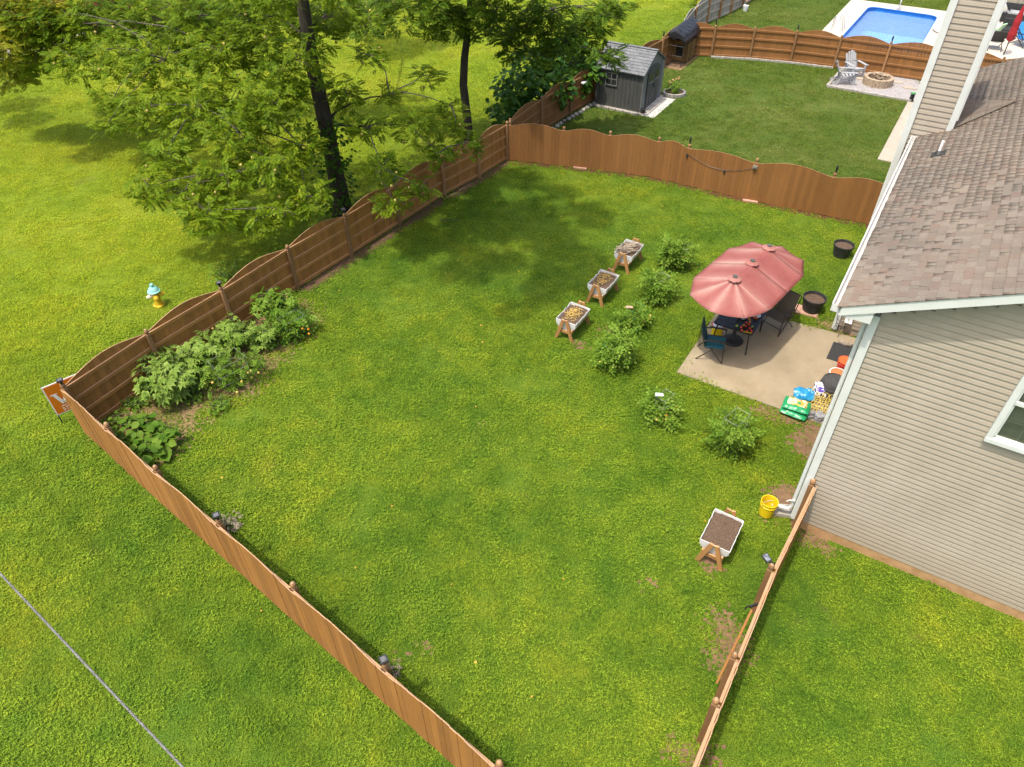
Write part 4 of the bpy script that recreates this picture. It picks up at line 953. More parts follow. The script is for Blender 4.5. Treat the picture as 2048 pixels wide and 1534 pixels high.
def panel(apx0, apx1, r0, r1, ns=8, nt_=10, sag=.028, streak=1., belly=.012):
    base = len(cv.v)
    for j in range(nt_+1):
        v_ = j/nt_
        for i in range(ns+1):
            u = i/ns; top_ = apx0.lerp(apx1, u); bot = r0.lerp(r1, u); p = top_.lerp(bot, v_)
            p = p-Vector((0, 0, sag*math.sin(math.pi*u)*v_*1.4+belly*math.sin(math.pi*v_)))
            cv.v.append(tuple(p)); e = abs(2*u-1)
            fade.append(min(1., (e**2.0*.95+.10)*streak*(.55+.6*math.sin(math.pi*min(1, v_*1.1))**.6)))
    for j in range(nt_):
        for i in range(ns): a = base+j*(ns+1)+i; cv.f.append((a, a+1, a+ns+2, a+ns+1))
for k in range(4): panel(ap[0], ap[0], nearr[k], nearr[k+1])
for k in range(4): panel(ap[2], ap[2], farr[k], farr[k+1], streak=.5)
L_near, R_near = nearr[4], nearr[0]
def side_pan(rn, rf, st):
    mid = rn.lerp(rf, .5); panel(ap[0], ap[1], rn, mid, 8, 10, .006, st, .015); panel(ap[1], ap[2], mid, rf, 8, 10, .006, st, .015)
if (nearr[0]-farr[4]).length < (nearr[0]-farr[0]).length: s0, s1 = (nearr[0], farr[4]), (nearr[4], farr[0])
else: s0, s1 = (nearr[0], farr[0]), (nearr[4], farr[4])
side_pan(*s0, .25 if s0[0].dot(UN) > 0 else .9); side_pan(*s1, .25 if s1[0].dot(UN) > 0 else .9)
cob = cv.build('canopy', 'umbrella_cloth', umb, smooth=False)
fa = cob.data.attributes.new('fade', 'FLOAT', 'POINT'); fa.data.foreach_set('value', fade)
cob.data.polygons.foreach_set('use_smooth', [True]*len(cob.data.polygons))
md = cob.modifiers.new('cloth', 'SOLIDIFY'); md.thickness = .004
for p in ap:
    vm = MB(); n = 24; prv = [(.035, .05), (.09, .03), (.16, -.005)]
    vm.lathe(prv, n); vm.v = [(x, y, z+.018*math.cos(8*math.atan2(y, x))*(math.hypot(x, y)/.19)*.7) for x, y, z in vm.v]; vm.f = vm.f[:2*n]
    v_ = vm.build('vent_flap', 'umbrella_cloth', umb, p+Vector((0, 0, .015)), smooth=True)
    f2 = v_.data.attributes.new('fade', 'FLOAT', 'POINT'); f2.data.foreach_set('value', [.45]*len(v_.data.vertices))
    MB().lathe([(.062, .07), (.062, .085), (.03, .095), (1e-6, .097)], 12).build('finial', 'shed_wall', umb, p)
MB().tube([(0, 0, 0), (0, 0, TOP)], .024, 8).build('pole', 'black_metal', umb)
for k in range(5):
    for p in (nearr[k], farr[k]): MB().tube([(ap[0] if p in nearr else ap[2])-Vector((0, 0, .06)), p-Vector((0, 0, .02))], .008, 4).build('rib', 'dark_bronze', umb)
ub = umb
MB().lathe([(.27, 0), (.27, .025), (.22, .06), (.12, .08), (.05, .12), (.04, .36), (.028, .36)], 20).build('base', 'black_plastic', ub, smooth=True)
tb = [Vector((5.24, 14.81, .72)), Vector((6.05, 14.28, .72)), Vector((6.72, 15.28, .72)), Vector((5.91, 15.82, .72))]
TC = (tb[0]+tb[1]+tb[2]+tb[3])/4; TC.z = PZ; td = (tb[1]-tb[0]).normalized(); ta = math.atan2(td.y, td.x); TW, TL = (tb[1]-tb[0]).length, (tb[2]-tb[1]).length
tab = thing('patio_table', 'rectangular black metal patio table shaded by the parasol', 'table', TC, ta)
for i in range(7): MB().box((0, -TL/2+TL*(i+.5)/7, .675), (TW-.06, TL/7-.012, .02)).build('slat', 'black_metal', tab)
for (c, d) in (((0, -TL/2, .67), (TW, .05, .04)), ((0, TL/2, .67), (TW, .05, .04)), ((-TW/2, 0, .67), (.05, TL, .04)), ((TW/2, 0, .67), (.05, TL, .04))): MB().box(c, d).build('rim', 'black_metal', tab)
for sx in (-1, 1):
    for sy in (-1, 1): MB().tube([(sx*(TW/2-.08), sy*(TL/2-.08), .66), (sx*(TW/2-.05), sy*(TL/2-.05), .4), (sx*(TW/2-.02), sy*(TL/2-.02), 0)], .02, 6).build('leg', 'black_metal', tab)
def sling_chair(loc, rot, sling, frame, label, name='patio_chair', hb=.94):
    t = thing(name, label, 'chair', (loc[0], loc[1], PZ), rot, 'patio chairs around the table')     # faces -y
    MB().hexa([(-.25, -.25, .43), (.25, -.25, .43), (.25, .22, .40), (-.25, .22, .40), (-.25, -.25, .445), (.25, -.25, .445), (.25, .22, .415), (-.25, .22, .415)]).build('seat', sling, t)
    MB().hexa([(-.25, .22, .41), (.25, .22, .41), (.25, .235, .41), (-.25, .235, .41), (-.24, .38, hb), (.24, .38, hb), (.24, .395, hb), (-.24, .395, hb)]).build('backrest', sling, t)
    for s in (-1, 1):
        x = s*.28
        MB().tube([(x, -.28, .44), (x, .2, .41), (x, .24, .45), (x, .40, hb+.01)], .014, 6).build('side_rail', frame, t)
        MB().tube([(x, -.26, 0), (x, -.22, .64), (x, .10, .66), (x, .28, .62)], .014, 6).build('armrest', frame, t)
        MB().box((x, -.02, .67), (.055, .44, .02)).build('arm_pad', frame, t)
        MB().tube([(x, .40, 0), (x, .0, .43)], .014, 6).build('leg', frame, t)
        MB().tube([(x, -.26, 0), (x, .1, .43)], .012, 6).build('leg', frame, t)
    MB().tube([(-.28, -.25, .22), (.28, -.25, .22)], .011, 6).build('stretcher', frame, t); MB().tube([(-.24, .40, hb+.01), (.24, .40, hb+.01)], .014, 6).build('top_rail', frame, t)
    return t
q = at(1424, 712); sling_chair((q.x, q.y), R(72), 'teal_sling', 'dark_bronze', 'teal sling patio chair at the left end of the table')
sling_chair((7.12, 15.42), R(-50), 'tan_sling', 'dark_bronze', 'brown sling patio chair at the right side of the table', hb=1.0)
sling_chair((6.55, 16.15), R(-32), 'tan_sling', 'dark_bronze', 'dark patio chair mostly hidden under the far side of the parasol')
# tomatoes and dishes on the table
tz = PZ+.69
def tom(px, py, r, m_, label, g):
    q = at(px, py, tz+r); mb = MB().ball((0, 0, 0), r, 10, .85)
    o = single(mb, 'tomato', m_, label, 'tomato', (q.x, q.y, tz+r*.85), group=g, smooth=True)
for (x, y) in ((1484, 660), (1492, 652), (1500, 656), (1498, 648), (1483, 654), (1495, 662), (1503, 661), (1493, 645), (1510, 636)): tom(x, y, .036, 'tomato_red', 'ripe red tomato lying on the black patio table', 'red tomatoes on the patio table')
for (x, y) in ((1495, 626), (1502, 629), (1510, 631), (1514, 636), (1499, 638), (1493, 634), (1503, 625), (1500, 643), (1488, 650)): tom(x, y, .034, 'tomato_orange', 'orange half ripe tomato lying on the black patio table', 'orange tomatoes on the patio table')
tom(1474, 651, .04, 'tomato_green', 'large green tomato on the left of the patio table', None); tom(1505, 653, .034, 'tomato_green', 'small green tomato among red ones on the patio table', None)
q = at(1512, 631, tz); single(MB().lathe([(.07, 0), (.12, .01), (.125, .016), (.07, .008)], 16), 'plate', 'plate_white', 'white paper plate under orange tomatoes on the patio table', 'plate', (q.x, q.y, tz+.001))
for k, (x, y) in enumerate(((1486, 637), (1486, 631))):
    q = at(x, y, tz); single(MB().lathe([(.05, 0), (.08, .045), (.075, .045), (.045, .008)], 14), 'bowl', 'plate_white', ['small pale bowl on the patio table, the nearer one', 'small pale bowl on the patio table, the farther one'][k], 'bowl', (q.x, q.y, tz))
q = at(1495, 665, tz); single(MB().box((0, 0, .006), (.22, .025, .012)), 'table_knife', 'bucket_yellow', 'knife with yellow handle at the near table corner', 'knife', (q.x, q.y, tz), (0, 0, -.35))
def bucket(px, py, z0, hgt, r, m_, label, lid=None, inner=None, rimm=None, grp=None, handle=True):
    q = at(px, py, z0); t = thing('bucket', label, 'bucket', (q.x, q.y, z0), .4, grp)
    MB().lathe([(r*.80, 0), (r*.84, .01), (r*.95, hgt*.72), (r*.95, hgt*.74), (r*1.02, hgt*.75), (r*1.02, hgt*.79), (r*.97, hgt*.80), (r, hgt*.95), (r*1.04, hgt*.96), (r*1.04, hgt), (r*.95, hgt), (r*.90, hgt*.5), (r*.80, .02)], 22).build('body', m_, t, smooth=False)
    if lid: MB().lathe([(r*1.06, hgt*.93), (r*1.07, hgt*1.0), (r*1.03, hgt*1.03), (r*.93, hgt*1.03), (r*.90, hgt*1.0), (1e-6, hgt*1.0)], 22).build('lid', lid, t)
    if inner: MB().lathe([(1e-6, hgt*.25), (r*.86, hgt*.25), (r*.94, hgt*.97), (r*.93, hgt*1.001)], 22).build('lining', inner, t)
    if rimm: MB().lathe([(r*1.03, hgt*.95), (r*1.08, hgt*1.01), (r*.95, hgt*1.02), (r*.94, hgt*.97)], 22).build('rim', rimm, t)
    if handle: MB().tube([(r*1.03*math.cos(a), r*1.03*math.sin(a)*.8-.02, hgt*.86-.10*math.sin(a)) for a in [math.pi*k/10 for k in range(11)]], .005, 4).build('handle', 'wire', t)
    return t
bucket(1431, 676, PZ, .44, .16, 'bucket_yellow', 'yellow bucket with red lined rim behind the teal chair', rimm='bucket_red', inner='plate_white')
bucket(1531, 1027, .03, .40, .165, 'bucket_yellow', 'empty yellow bucket standing on the lawn by the house corner')
bucket(1682, 745, PZ, .40, .165, 'bucket_red', 'red bucket closed with an orange lid on the patio', lid='lid_orange')
bucket(1669, 764, PZ, .30, .19, 'terracotta_in', 'open bucket with orange inside and white rim beside the black barrel', inner='terracotta_in', rimm='white_plastic')
q = at(1556, 1025); sp = single(MB().hexa([(-.28, -.13, 0), (.28, -.15, 0), (.28, .15, 0), (-.28, .13, 0), (-.28, -.13, .05), (.28, -.15, .07), (.28, .15, .07), (-.28, .13, .05)]).box((0, .125, .07), (.56, .03, .05)).box((0, -.125, .07), (.56, .03, .05)).box((.27, 0, .075), (.03, .24, .06)), 'splash_block', 'stone_grey', 'pale concrete splash block on the lawn beneath the downspout', 'splash block', (q.x-.02, q.y+.03, 0), (0, 0, -.15))
q = at(1657, 792, PZ); t = thing('barrel', 'black plastic barrel standing upside down on the patio corner', 'barrel', (q.x, q.y, PZ), 0)
MB().lathe([(.30, 0), (.32, .06), (.30, .10), (.285, .34), (.30, .37), (.285, .40), (.27, .49), (.255, .51), (.235, .51), (.225, .495), (.10, .505), (.001, .508)], 26).build('body', 'barrel_grey', t); MB().lathe([(.262, .50), (.262, .522), (.24, .522), (.238, .505)], 26).build('rim', 'barrel_grey', t)
def tub(px, py, label, r, hgt, zb=0.):
    q = at(px, py); t = thing('plant_tub', label, 'plant pot', (q.x, q.y, zb), 0, 'black plant tubs')
    MB().lathe([(r*.72, 0), (r*.78, .03), (r*.93, hgt*.78), (r*.93, hgt*.82), (r, hgt*.83), (r*1.02, hgt), (r*.95, hgt), (r*.90, hgt*.8)], 26).build('tub', 'black_plastic', t)
    mb = MB(); mb.lathe([(r*.90, hgt*.80), (r*.5, hgt*.82), (1e-6, hgt*.80)], 20); mb.build('soil', 'potting_mix', t)
tub(1681, 511, 'round black plant tub on grass beyond the parasol, filled with soil', .30, .40); tub(1621, 622, 'round black plant tub on a pink paver next to the patio', .31, .42, .05)
q = at(1617, 629); single(MB().box((0, 0, .025), (.62, .42, .05)), 'paver', 'paver_pink', 'pinkish paver under the black tub next to the patio', 'paver', (q.x-.02, q.y+.12, 0), (0, 0, -.45))
# door mat, shoes, plant stand
q = at(1683, 708, PZ); single(MB().box((0, 0, .008), (.62, .78, .016)), 'door_mat', 'rubber_mat', 'dark grey door mat on the patio by the house', 'door mat', (q.x+.02, q.y, PZ+.002), (0, 0, -AZ))
for k, (px, py) in enumerate(((1686, 690), (1696, 692))):
    q = at(px, py, PZ); mb = MB(); mb.lathe([(1e-6, 0), (.045, .0), (.05, .03), (.042, .07), (.03, .09), (1e-6, .10)], 10, sx=2.8, sy=1.0); single(mb, 'shoe', 'shoe', ['pale worn shoe on the door mat edge, the left one', 'pale worn shoe on the door mat edge, the right one'][k], 'shoe', (q.x, q.y, PZ+.018), (0, 0, -.7+.4*k), 'pair of shoes by the mat', True)
q = at(1675, 667, PZ); t = thing('plant_stand', 'small black wire plant stand against the house wall', 'plant stand', (q.x, q.y, PZ), .2)
for k in range(3):
    a = 2.1*k; MB().tube([(.17*math.cos(a), .17*math.sin(a), 0), (.12*math.cos(a), .12*math.sin(a), .25), (.15*math.cos(a), .15*math.sin(a), .5), (.19*math.cos(a), .19*math.sin(a), .55)], .008, 4).build('leg', 'black_metal', t)
for zz, r in ((.5, .15), (.25, .12)): MB().tube([(r*math.cos(a*.5236), r*math.sin(a*.5236), zz) for a in range(13)], .008, 4, False).build('ring', 'black_metal', t)
# bags
def bag(px, py, z0, L, W_, T_, m_, label, rot, name='soil_bag', up=False, printm=None):
    q = at(px, py, z0); nx, ny = 14, 12; mb = MB(); vs = []
    ph = random.uniform(0, 6)
    for sgn in (1, -1):
        for j in range(ny+1):
            for i in range(nx+1):
                u, v_ = i/nx*2-1, j/ny*2-1
                th = (max(0, 1-abs(u)**3.2)*max(0, 1-abs(v_)**3.0))**.55
                z = T_/2+sgn*T_/2*th*(1+.10*math.sin(5*u+ph+3*v_)) if sgn > 0 else T_/2-T_/2*th*.95
                vs.append((u*L/2*(1-.06*abs(v_)**2), v_*W_/2*(1-.08*abs(u)**2), z+.015*math.sin(7*u+ph)*math.sin(6*v_)*(sgn > 0)))
    n1 = (nx+1)*(ny+1)
    fs = [(j*(nx+1)+i, j*(nx+1)+i+1, (j+1)*(nx+1)+i+1, (j+1)*(nx+1)+i) for j in range(ny) for i in range(nx)]
    mb.add(vs, fs+[tuple(n1+k for k in f)[::-1] for f in fs])
    t = thing(name, label, 'bag', (q.x, q.y, z0), rot)
    o = mb.build('sack', m_, t, smooth=True)
    if up: o.rotation_euler = (R(72), 0, 0); o.location = (0, 0, W_*.45)
    if printm:
        pv = [(x*.62, y*.62, z+.006) for (x, y, z) in vs[:n1]]; po = MB().add([(vs[k][0]*.72, vs[k][1]*.66+.02, vs[k][2]+.0) for k in range(n1)], fs)
        # printed panel follows the sack surface
        sub = [(j, i) for j in range(3, ny-2) for i in range(2, nx-2)]
        po = MB().add([(x, y, z+.004) for x, y, z in vs[:n1]], [(j*(nx+1)+i, j*(nx+1)+i+1, (j+1)*(nx+1)+i+1, (j+1)*(nx+1)+i) for j, i in sub]); po.build('print', printm, t, smooth=True)
    return t
bag(1588, 826, PZ, .62, .46, .15, 'bag_green', 'green plastic soil bag, the lower one of the stack at the patio edge', -AZ-.05)
bag(1592, 815, PZ+.13, .62, .46, .16, 'bag_green', 'green soil bag with brown printed picture, on top of the stack', -AZ+.06, printm='bag_green_print')
bag(1606, 797, PZ, .50, .38, .26, 'bag_blue', 'crumpled blue plastic bag behind the green soil bags', -AZ+.3, name='plastic_bag')
bag(1638, 790, PZ, .40, .44, .24, 'bag_purple', 'crumpled white and purple bag leaning beside the black barrel', -AZ+.2, name='plastic_bag', up=True)
# folded yellow wire edging
q = at(1640, 818, PZ); t = thing('wire_edging', 'pile of yellow hooped wire garden edging on the patio', 'wire edging', (q.x, q.y, PZ), -AZ)
for s in range(4):
    mb = MB(); y0 = -.30+.17*s; lean = .25+.15*s
    for k in range(5):
        x0 = -.28+.13*k; pts = []
        for a in range(9):
            an = math.pi*a/8; pts.append((x0+.10*math.cos(an)+.02*s, y0+(.12+.20*math.sin(an))*math.cos(lean)*.9, .04+(.05+.26*math.sin(an))*math.sin(lean)+.05*s))
        mb.tube([(pts[0][0], pts[0][1]-.10, .02+.04*s)]+pts+[(pts[-1][0], pts[-1][1]-.10, .02+.04*s)], .006, 4)
    mb.tube([(-.4, y0, .03+.05*s), (.4, y0+.02, .04+.05*s)], .006, 4); mb.tube([(-.4, y0+.07, .05+.05*s), (.4, y0+.09, .06+.05*s)], .006, 4)
    mb.build('panel', 'wire_yellow', t)
for k in range(9):
    q = at(1622+ (k % 3)*9, 834+(k//3)*1.5, PZ+.05*(k//5)); single(MB().box((0, 0, .035), (.20, .10, .07)), 'paver_brick', 'paver_grey', 'grey paver brick in the loose pile at the patio edge', 'brick', (q.x+random.uniform(-.03, .03)+.03*(k//3), q.y-.02+.07*(k//3)-.04*(k % 3), PZ+.07*(k//5)), (random.uniform(-.1, .1)*(k > 4), random.uniform(-.15, .15)*(k > 4), random.uniform(-.9, .9)), 'grey paver bricks at the patio edge')

# ------------------------------------------------------------------ raised planters
def planter(nl, nr, label, fill):
    nl, nr = V2(nl), V2(nr); cx = (nl+nr)/2; W_ = .44; L = .96
    t = thing('raised_planter', label, 'planter', (cx.x, cx.y, 0), -AZ, 'raised trough planters')       # local y runs away, near end at y=0
    for y in (.0, L):
        for s in (-1, 1): MB().beam((s*.24, y, 0), (s*.045, y, .66), .085, .038, (0, 1, 0)).build('leg', 'planter_wood', t)
        MB().box((0, y+(.04 if y == 0 else -.04), .26), (.36, .035, .085)).build('crossbar', 'planter_wood', t)
    for s in (-1, 1): MB().box((s*.19, L/2, .30), (.04, L-.06, .09)).build('side_rail', 'planter_wood', t)
    # U shaped white liner
    mb = MB(); n = 12; m_ = 8; rim = .29; hz_ = .58; vs = []
    for j in range(m_+1):
        y = .06+(L-.12)*j/m_; e = abs(2*j/m_-1)
        for i in range(n+1):
            a = math.pi*i/n; x = -rim*math.cos(a)*(1+.02*math.sin(3*j)); z = hz_-.30*math.sin(a)**.7+.014*math.sin(4*j+i*5)
            if i in (0, n): z += .012*math.sin(j*2.7)-.02*math.sin(math.pi*j/m_)
            vs.append((x, y+.03*math.sin(a)*(1 if j == 0 else -1 if j == m_ else 0)*1.0, z))
    fs = [(j*(n+1)+i, j*(n+1)+i+1, (j+1)*(n+1)+i+1, (j+1)*(n+1)+i) for j in range(m_) for i in range(n)]
    mb.add(vs, fs)
    for j in (0, m_):
        ring_ = [vs[j*(n+1)+i] for i in range(n+1)]; mb.add(ring_, [tuple(range(n+1))])
    o = mb.build('liner', 'liner', t, smooth=False); md = o.modifiers.new('thick', 'SOLIDIFY'); md.thickness = .012; md.offset = 0
    sm = MB(); nx, ny = 8, 12; vs = []
    for j in range(ny+1):
        for i in range(nx+1):
            u = i/nx*2-1; x = u*rim*.93; y = .075+(L-.15)*j/ny
            vs.append((x, y, hz_-.055+.03*(1-u*u)+random.uniform(-.008, .008)-.02*(j in (0, ny))))
    sm.add(vs, [(j*(nx+1)+i, j*(nx+1)+i+1, (j+1)*(nx+1)+i+1, (j+1)*(nx+1)+i) for j in range(ny) for i in range(nx)]); sm.build('soil', 'potting_mix', t, smooth=True)
    if fill:
        st = MB(); cnt = {'straw': 110, 'thin': 80, 'sticks': 22}[fill]
        for k in range(cnt):
            a = random.uniform(0, 6.28) if fill != 'sticks' else random.gauss(.75, .25); Ls = random.uniform(.05, .15) if fill != 'sticks' else random.uniform(.25, .6)
            x, y = random.gauss(0, .10), L/2+random.gauss(-.02, .17 if fill != 'thin' else .2); x = max(-.2, min(.2, x)); y = max(.16, min(L-.16, y))
            zz = hz_-.015+random.uniform(0, .03)+(.03 if fill == 'sticks' else 0); r = .005 if fill != 'sticks' else random.uniform(.008, .018)
            st.tube([(x-Ls/2*math.cos(a), y-Ls/2*math.sin(a), zz), (x, y, zz+.02), (x+Ls/2*math.cos(a), y+Ls/2*math.sin(a), zz+random.uniform(-.01, .03))], r, 4)
        tag(st.build('straw' if fill != 'sticks' else 'sticks', 'straw' if fill != 'sticks' else 'twig', t), kind='stuff')
    NOGRASS.append([cx+B*x+A*y for x, y in ((-.3, -.05), (.3, -.05), (.3, L+.05), (-.3, L+.05))])
planter((1.19, 15.13), (1.60, 14.95), 'raised trough planter with thick yellow straw, first of the row of three', 'straw')
planter((2.14, 16.73), (2.58, 16.52), 'raised trough planter with thin straw, middle of the row of three', 'thin')
planter((3.09, 18.42), (3.50, 18.12), 'raised trough planter piled with sticks, farthest of the row of three', 'sticks')
planter((3.55, 8.12), (4.00, 7.87), 'raised trough planter with bare soil standing alone near the narrow fence', None)

# ------------------------------------------------------------------ plants
def frames(Zs, roll):
    """rotation matrices whose x axis is the given direction"""
    X = Zs/np.linalg.norm(Zs, axis=1, keepdims=True); up = np.tile([0, 0, 1.], (len(X), 1))
    Y = np.cross(up, X); ln = np.linalg.norm(Y, axis=1, keepdims=True); Y = np.where(ln < 1e-4, np.array([[0, 1., 0]]), Y/np.maximum(ln, 1e-6)); Zv = np.cross(X, Y)
    c, s = np.cos(roll)[:, None], np.sin(roll)[:, None]; Y2 = Y*c+Zv*s; Z2 = -Y*s+Zv*c
    return np.stack([X, Y2, Z2], axis=2)
def scatter_leaves(name, tv, tf, P, D, S, roll):
    tv = np.asarray(tv); tf = np.asarray(tf); M_ = frames(D, roll)
    V = np.einsum('nij,kj->nki', M_, tv)*S[:, None, None]+P[:, None, :]
    F = tf[None]+(np.arange(len(P))*len(tv))[:, None, None]
    return mesh_np(name, V.reshape(-1, 3), F.reshape(-1, tf.shape[1]))
def diamond(bx, by, ang, L, w, dz=0., droop=.15):
    c, s = math.cos(ang), math.sin(ang)
    f = lambda u, v_, z: (bx+u*c-v_*s, by+u*s+v_*c, z)
    return [f(0, 0, dz), f(L*.45, w, dz-.0), f(L, 0, dz-L*droop), f(L*.45, -w, dz)], [(0, 1, 2, 3)]
def pinnate(pairs=6, L=1., ll=.35, w=.072):
    vs, fs = [], []
    for i in range(pairs):
        x = .15+.80*i/pairs; z = -.10*x*x
        for s in (-1, 1):
            v_, f_ = diamond(x, 0, s*1.05, ll*(1-.35*abs(i/pairs-.4)), w, z); n = len(vs); vs += v_; fs += [tuple(n+k for k in q) for q in f_]
    v_, f_ = diamond(.93, 0, 0, ll*.9, w, -.09); n = len(vs); vs += v_; fs += [tuple(n+k for k in q) for q in f_]
    return vs, fs
def lobed(nl=5, L=1.):
    """palmate leaf: lobes fan out from the stalk"""
    vs, fs = [], []
    for k in range(nl):
        a = (k-(nl-1)/2)*.62; ll = L*(1-.16*abs(k-(nl-1)/2)); v_, f_ = diamond(0, 0, a, ll, .19*L, 0, .22); n = len(vs); vs += v_; fs += [tuple(n+i for i in q) for q in f_]
    return vs, fs
def broad():
    """broad rounded leaf, folded along the midrib"""
    vs = [(0, 0, 0), (.25, .38, .06), (.70, .42, .03), (1.05, 0, -.14), (.70, -.42, .03), (.25, -.38, .06), (.5, 0, -.03)]
    return vs, [(0, 6, 2, 1), (6, 3, 2, 2), (0, 5, 4, 6), (6, 4, 3, 3)]
PIN = pinnate(); PIN2 = pinnate(3, 1., .42, .12); LOB = lobed(); BRO = broad()
BRO = (BRO[0], [(0, 6, 1), (6, 2, 1), (6, 3, 2), (0, 5, 6), (6, 5, 4), (6, 4, 3)])

def tree(name, label, base, trunk_pts, trunk_r, blobs, leafm, leaf_len, per, limb_from, fruits=0, group=None, tmpl=PIN, barkm='bark', droop=(-.6, .4), twigs=True):
    root = thing(name, label, 'tree', base, 0, group); b0 = Vector(base)
    tp_ = [Vector(p) for p in trunk_pts]
    MB().tube(tp_, trunk_r, 10).build('trunk', barkm, root, smooth=True)
    P, D, S, Ro = [], [], [], []
    tw = MB(); joined = []
    for (c, r) in sorted(blobs, key=lambda b_: (Vector(b_[0])-b0).xy.length):
        c = Vector(c)-b0
        # limb from the trunk, or from a cluster nearer to it
        zt = max(limb_from, min(tp_[-1].z*.96, c.z-.18*c.xy.length))
        st = tp_[-1]
        for i in range(len(tp_)-1):
            if tp_[i].z <= zt <= tp_[i+1].z: st = tp_[i].lerp(tp_[i+1], (zt-tp_[i].z)/(tp_[i+1].z-tp_[i].z)); break
        ln = (c-st).length; dep = 0
        for (jc, jd) in joined:
            if (jc-c).length < ln*.72 and jc.xy.length < c.xy.length and jd < 3: st = jc; ln = (jc-c).length; dep = jd+1
        joined.append((c, dep))
        mid = st.lerp(c, .5)+Vector((random.uniform(-.2, .2), random.uniform(-.2, .2), .08*ln))
        pts = [st, st.lerp(mid, .5)+Vector((random.uniform(-.06, .06), random.uniform(-.06, .06), .03*ln)), mid, mid.lerp(c, .55)+Vector((random.uniform(-.06, .06), 0, .02*ln)), c]; r0 = (.022+.011*ln) if dep == 0 else .026
        MB().tube(pts, [r0, r0*.82, r0*.66, r0*.5, r0*.3], 6).build('limb', barkm if dep == 0 else 'bark_pale', root, smooth=True)
        n = int(per*r*r)
        for k in range(n):
            v_ = Vector((random.gauss(0, 1), random.gauss(0, 1), random.gauss(0, .75))); v_ = v_.normalized()*r*random.random()**.4
            P.append(c+v_); a = math.atan2(v_.y, v_.x)+random.gauss(0, 1.2); pz = random.uniform(*droop)
            D.append((math.cos(a)*math.cos(pz), math.sin(a)*math.cos(pz), math.sin(pz))); S.append(leaf_len*random.uniform(.65, 1.15)); Ro.append(random.gauss(0, .5))
        if twigs:
            for k in range(int(5*r)+2):
                v_ = Vector((random.gauss(0, 1), random.gauss(0, 1), random.gauss(-.2, .6))).normalized()*r*random.uniform(.6, 1.05)
                tw.tube([c, c+v_*.5+Vector((0, 0, .1*r)), c+v_], [.016, .011, .005], 4)
    me = scatter_leaves('crown', tmpl[0], tmpl[1], np.array([tuple(p) for p in P]), np.array(D), np.array(S), np.array(Ro))
    tag(obj('crown', me, leafm, root), kind='stuff')
    if twigs: tag(tw.build('twigs', 'bark_pale', root), kind='stuff')
    if fruits:
        fm = MB().ball((0, 0, 0), .045, 7).mesh('fruit')
        for k in range(fruits):
            c, r = random.choice(blobs[:fruits_from]); c = Vector(c)-b0
            v_ = Vector((random.gauss(0, 1), random.gauss(-.6, 1), random.gauss(0, .7))).normalized()*r*.95
            obj('fruit', fm, 'fruit_walnut', root, c+v_, smooth=True)
    return root
# walnut
WB = Vector((-5.60, 21.75, 0))
vis = [(300, 375, 2.5, .55), (335, 310, 2.9, .75), (420, 425, 2.25, .70), (455, 350, 2.7, .80), (520, 435, 2.0, .50), (395, 215, 3.8, 1.0), (300, 215, 3.5, .85), (330, 120, 4.5, 1.05), (450, 105, 4.9, 1.1),
       (240, 110, 4.3, .95), (185, 55, 4.6, .95), (225, 200, 3.3, .55), (215, 250, 2.9, .35), (150, 120, 3.9, .75), (540, 205, 4.4, .95), (555, 330, 3.0, .75), (480, 265, 3.6, .85), (590, 120, 5.2, 1.0), (520, 30, 5.9, 1.2),
       (640, 40, 5.8, .85), (400, 30, 5.6, 1.1), (300, 30, 5.2, 1.0), (690, 185, 4.1, .55), (735, 255, 3.3, .50), (765, 335, 2.6, .50), (830, 255, 3.1, .60), (880, 305, 2.5, .45), (935, 285, 2.6, .42),
       (850, 150, 3.9, .42), (785, 400, 2.0, .45), (840, 375, 2.1, .35), (620, 390, 2.3, .55), (740, 110, 4.6, .45), (600, 290, 3.3, .6), (690, 25, 5.6, .5), (740, 40, 5.0, .4), (900, 210, 3.3, .35), (780, 190, 3.6, .35), (910, 250, 2.9, .4), (570, 420, 2.1, .4), (370, 380, 2.5, .55), (110, 70, 4.3, .8), (60, 40, 4.8, .8), (70, 130, 3.4, .5), (130, 30, 5.0, .8)]
blobs = [(at(px, py, z), r) for px, py, z, r in vis]; fruits_from = len(blobs)
for k in range(46):      # upper crown, above the frame
    a = random.uniform(0, 6.28); rr_ = 4.6*math.sqrt(random.random()); z = random.uniform(7.6, 11.0); s_ = 1-.45*(z-7.6)/3.4
    p = WB+Vector((1.7, -1.3, 0))+Vector((math.cos(a)*rr_*s_, math.sin(a)*rr_*s_*.9, z))
    blobs.append((p, random.uniform(.40, .58)))
for k in range(26):
    a = random.uniform(0, 6.28); rr_ = 3.0*math.sqrt(random.random())
    blobs.append((Vector((-2.4+math.cos(a)*rr_, 17.2+math.sin(a)*rr_*1.1, random.uniform(8.6, 10.6))), random.uniform(.36, .55)))
tree('walnut_tree', 'large walnut tree with yellow round fruits overhanging the long left fence', WB,
     [(0, 0, -.1), (.02, 0, .6), (-.02, .05, 2), (-.06, .08, 3.6), (-.12, .1, 5), (-.05, .0, 6.4), (.15, -.2, 8), (.3, -.3, 9.6)], [.40, .30, .25, .23, .20, .17, .12, .06], blobs, 'leaf_walnut', .36, 330, 2.2, 70)
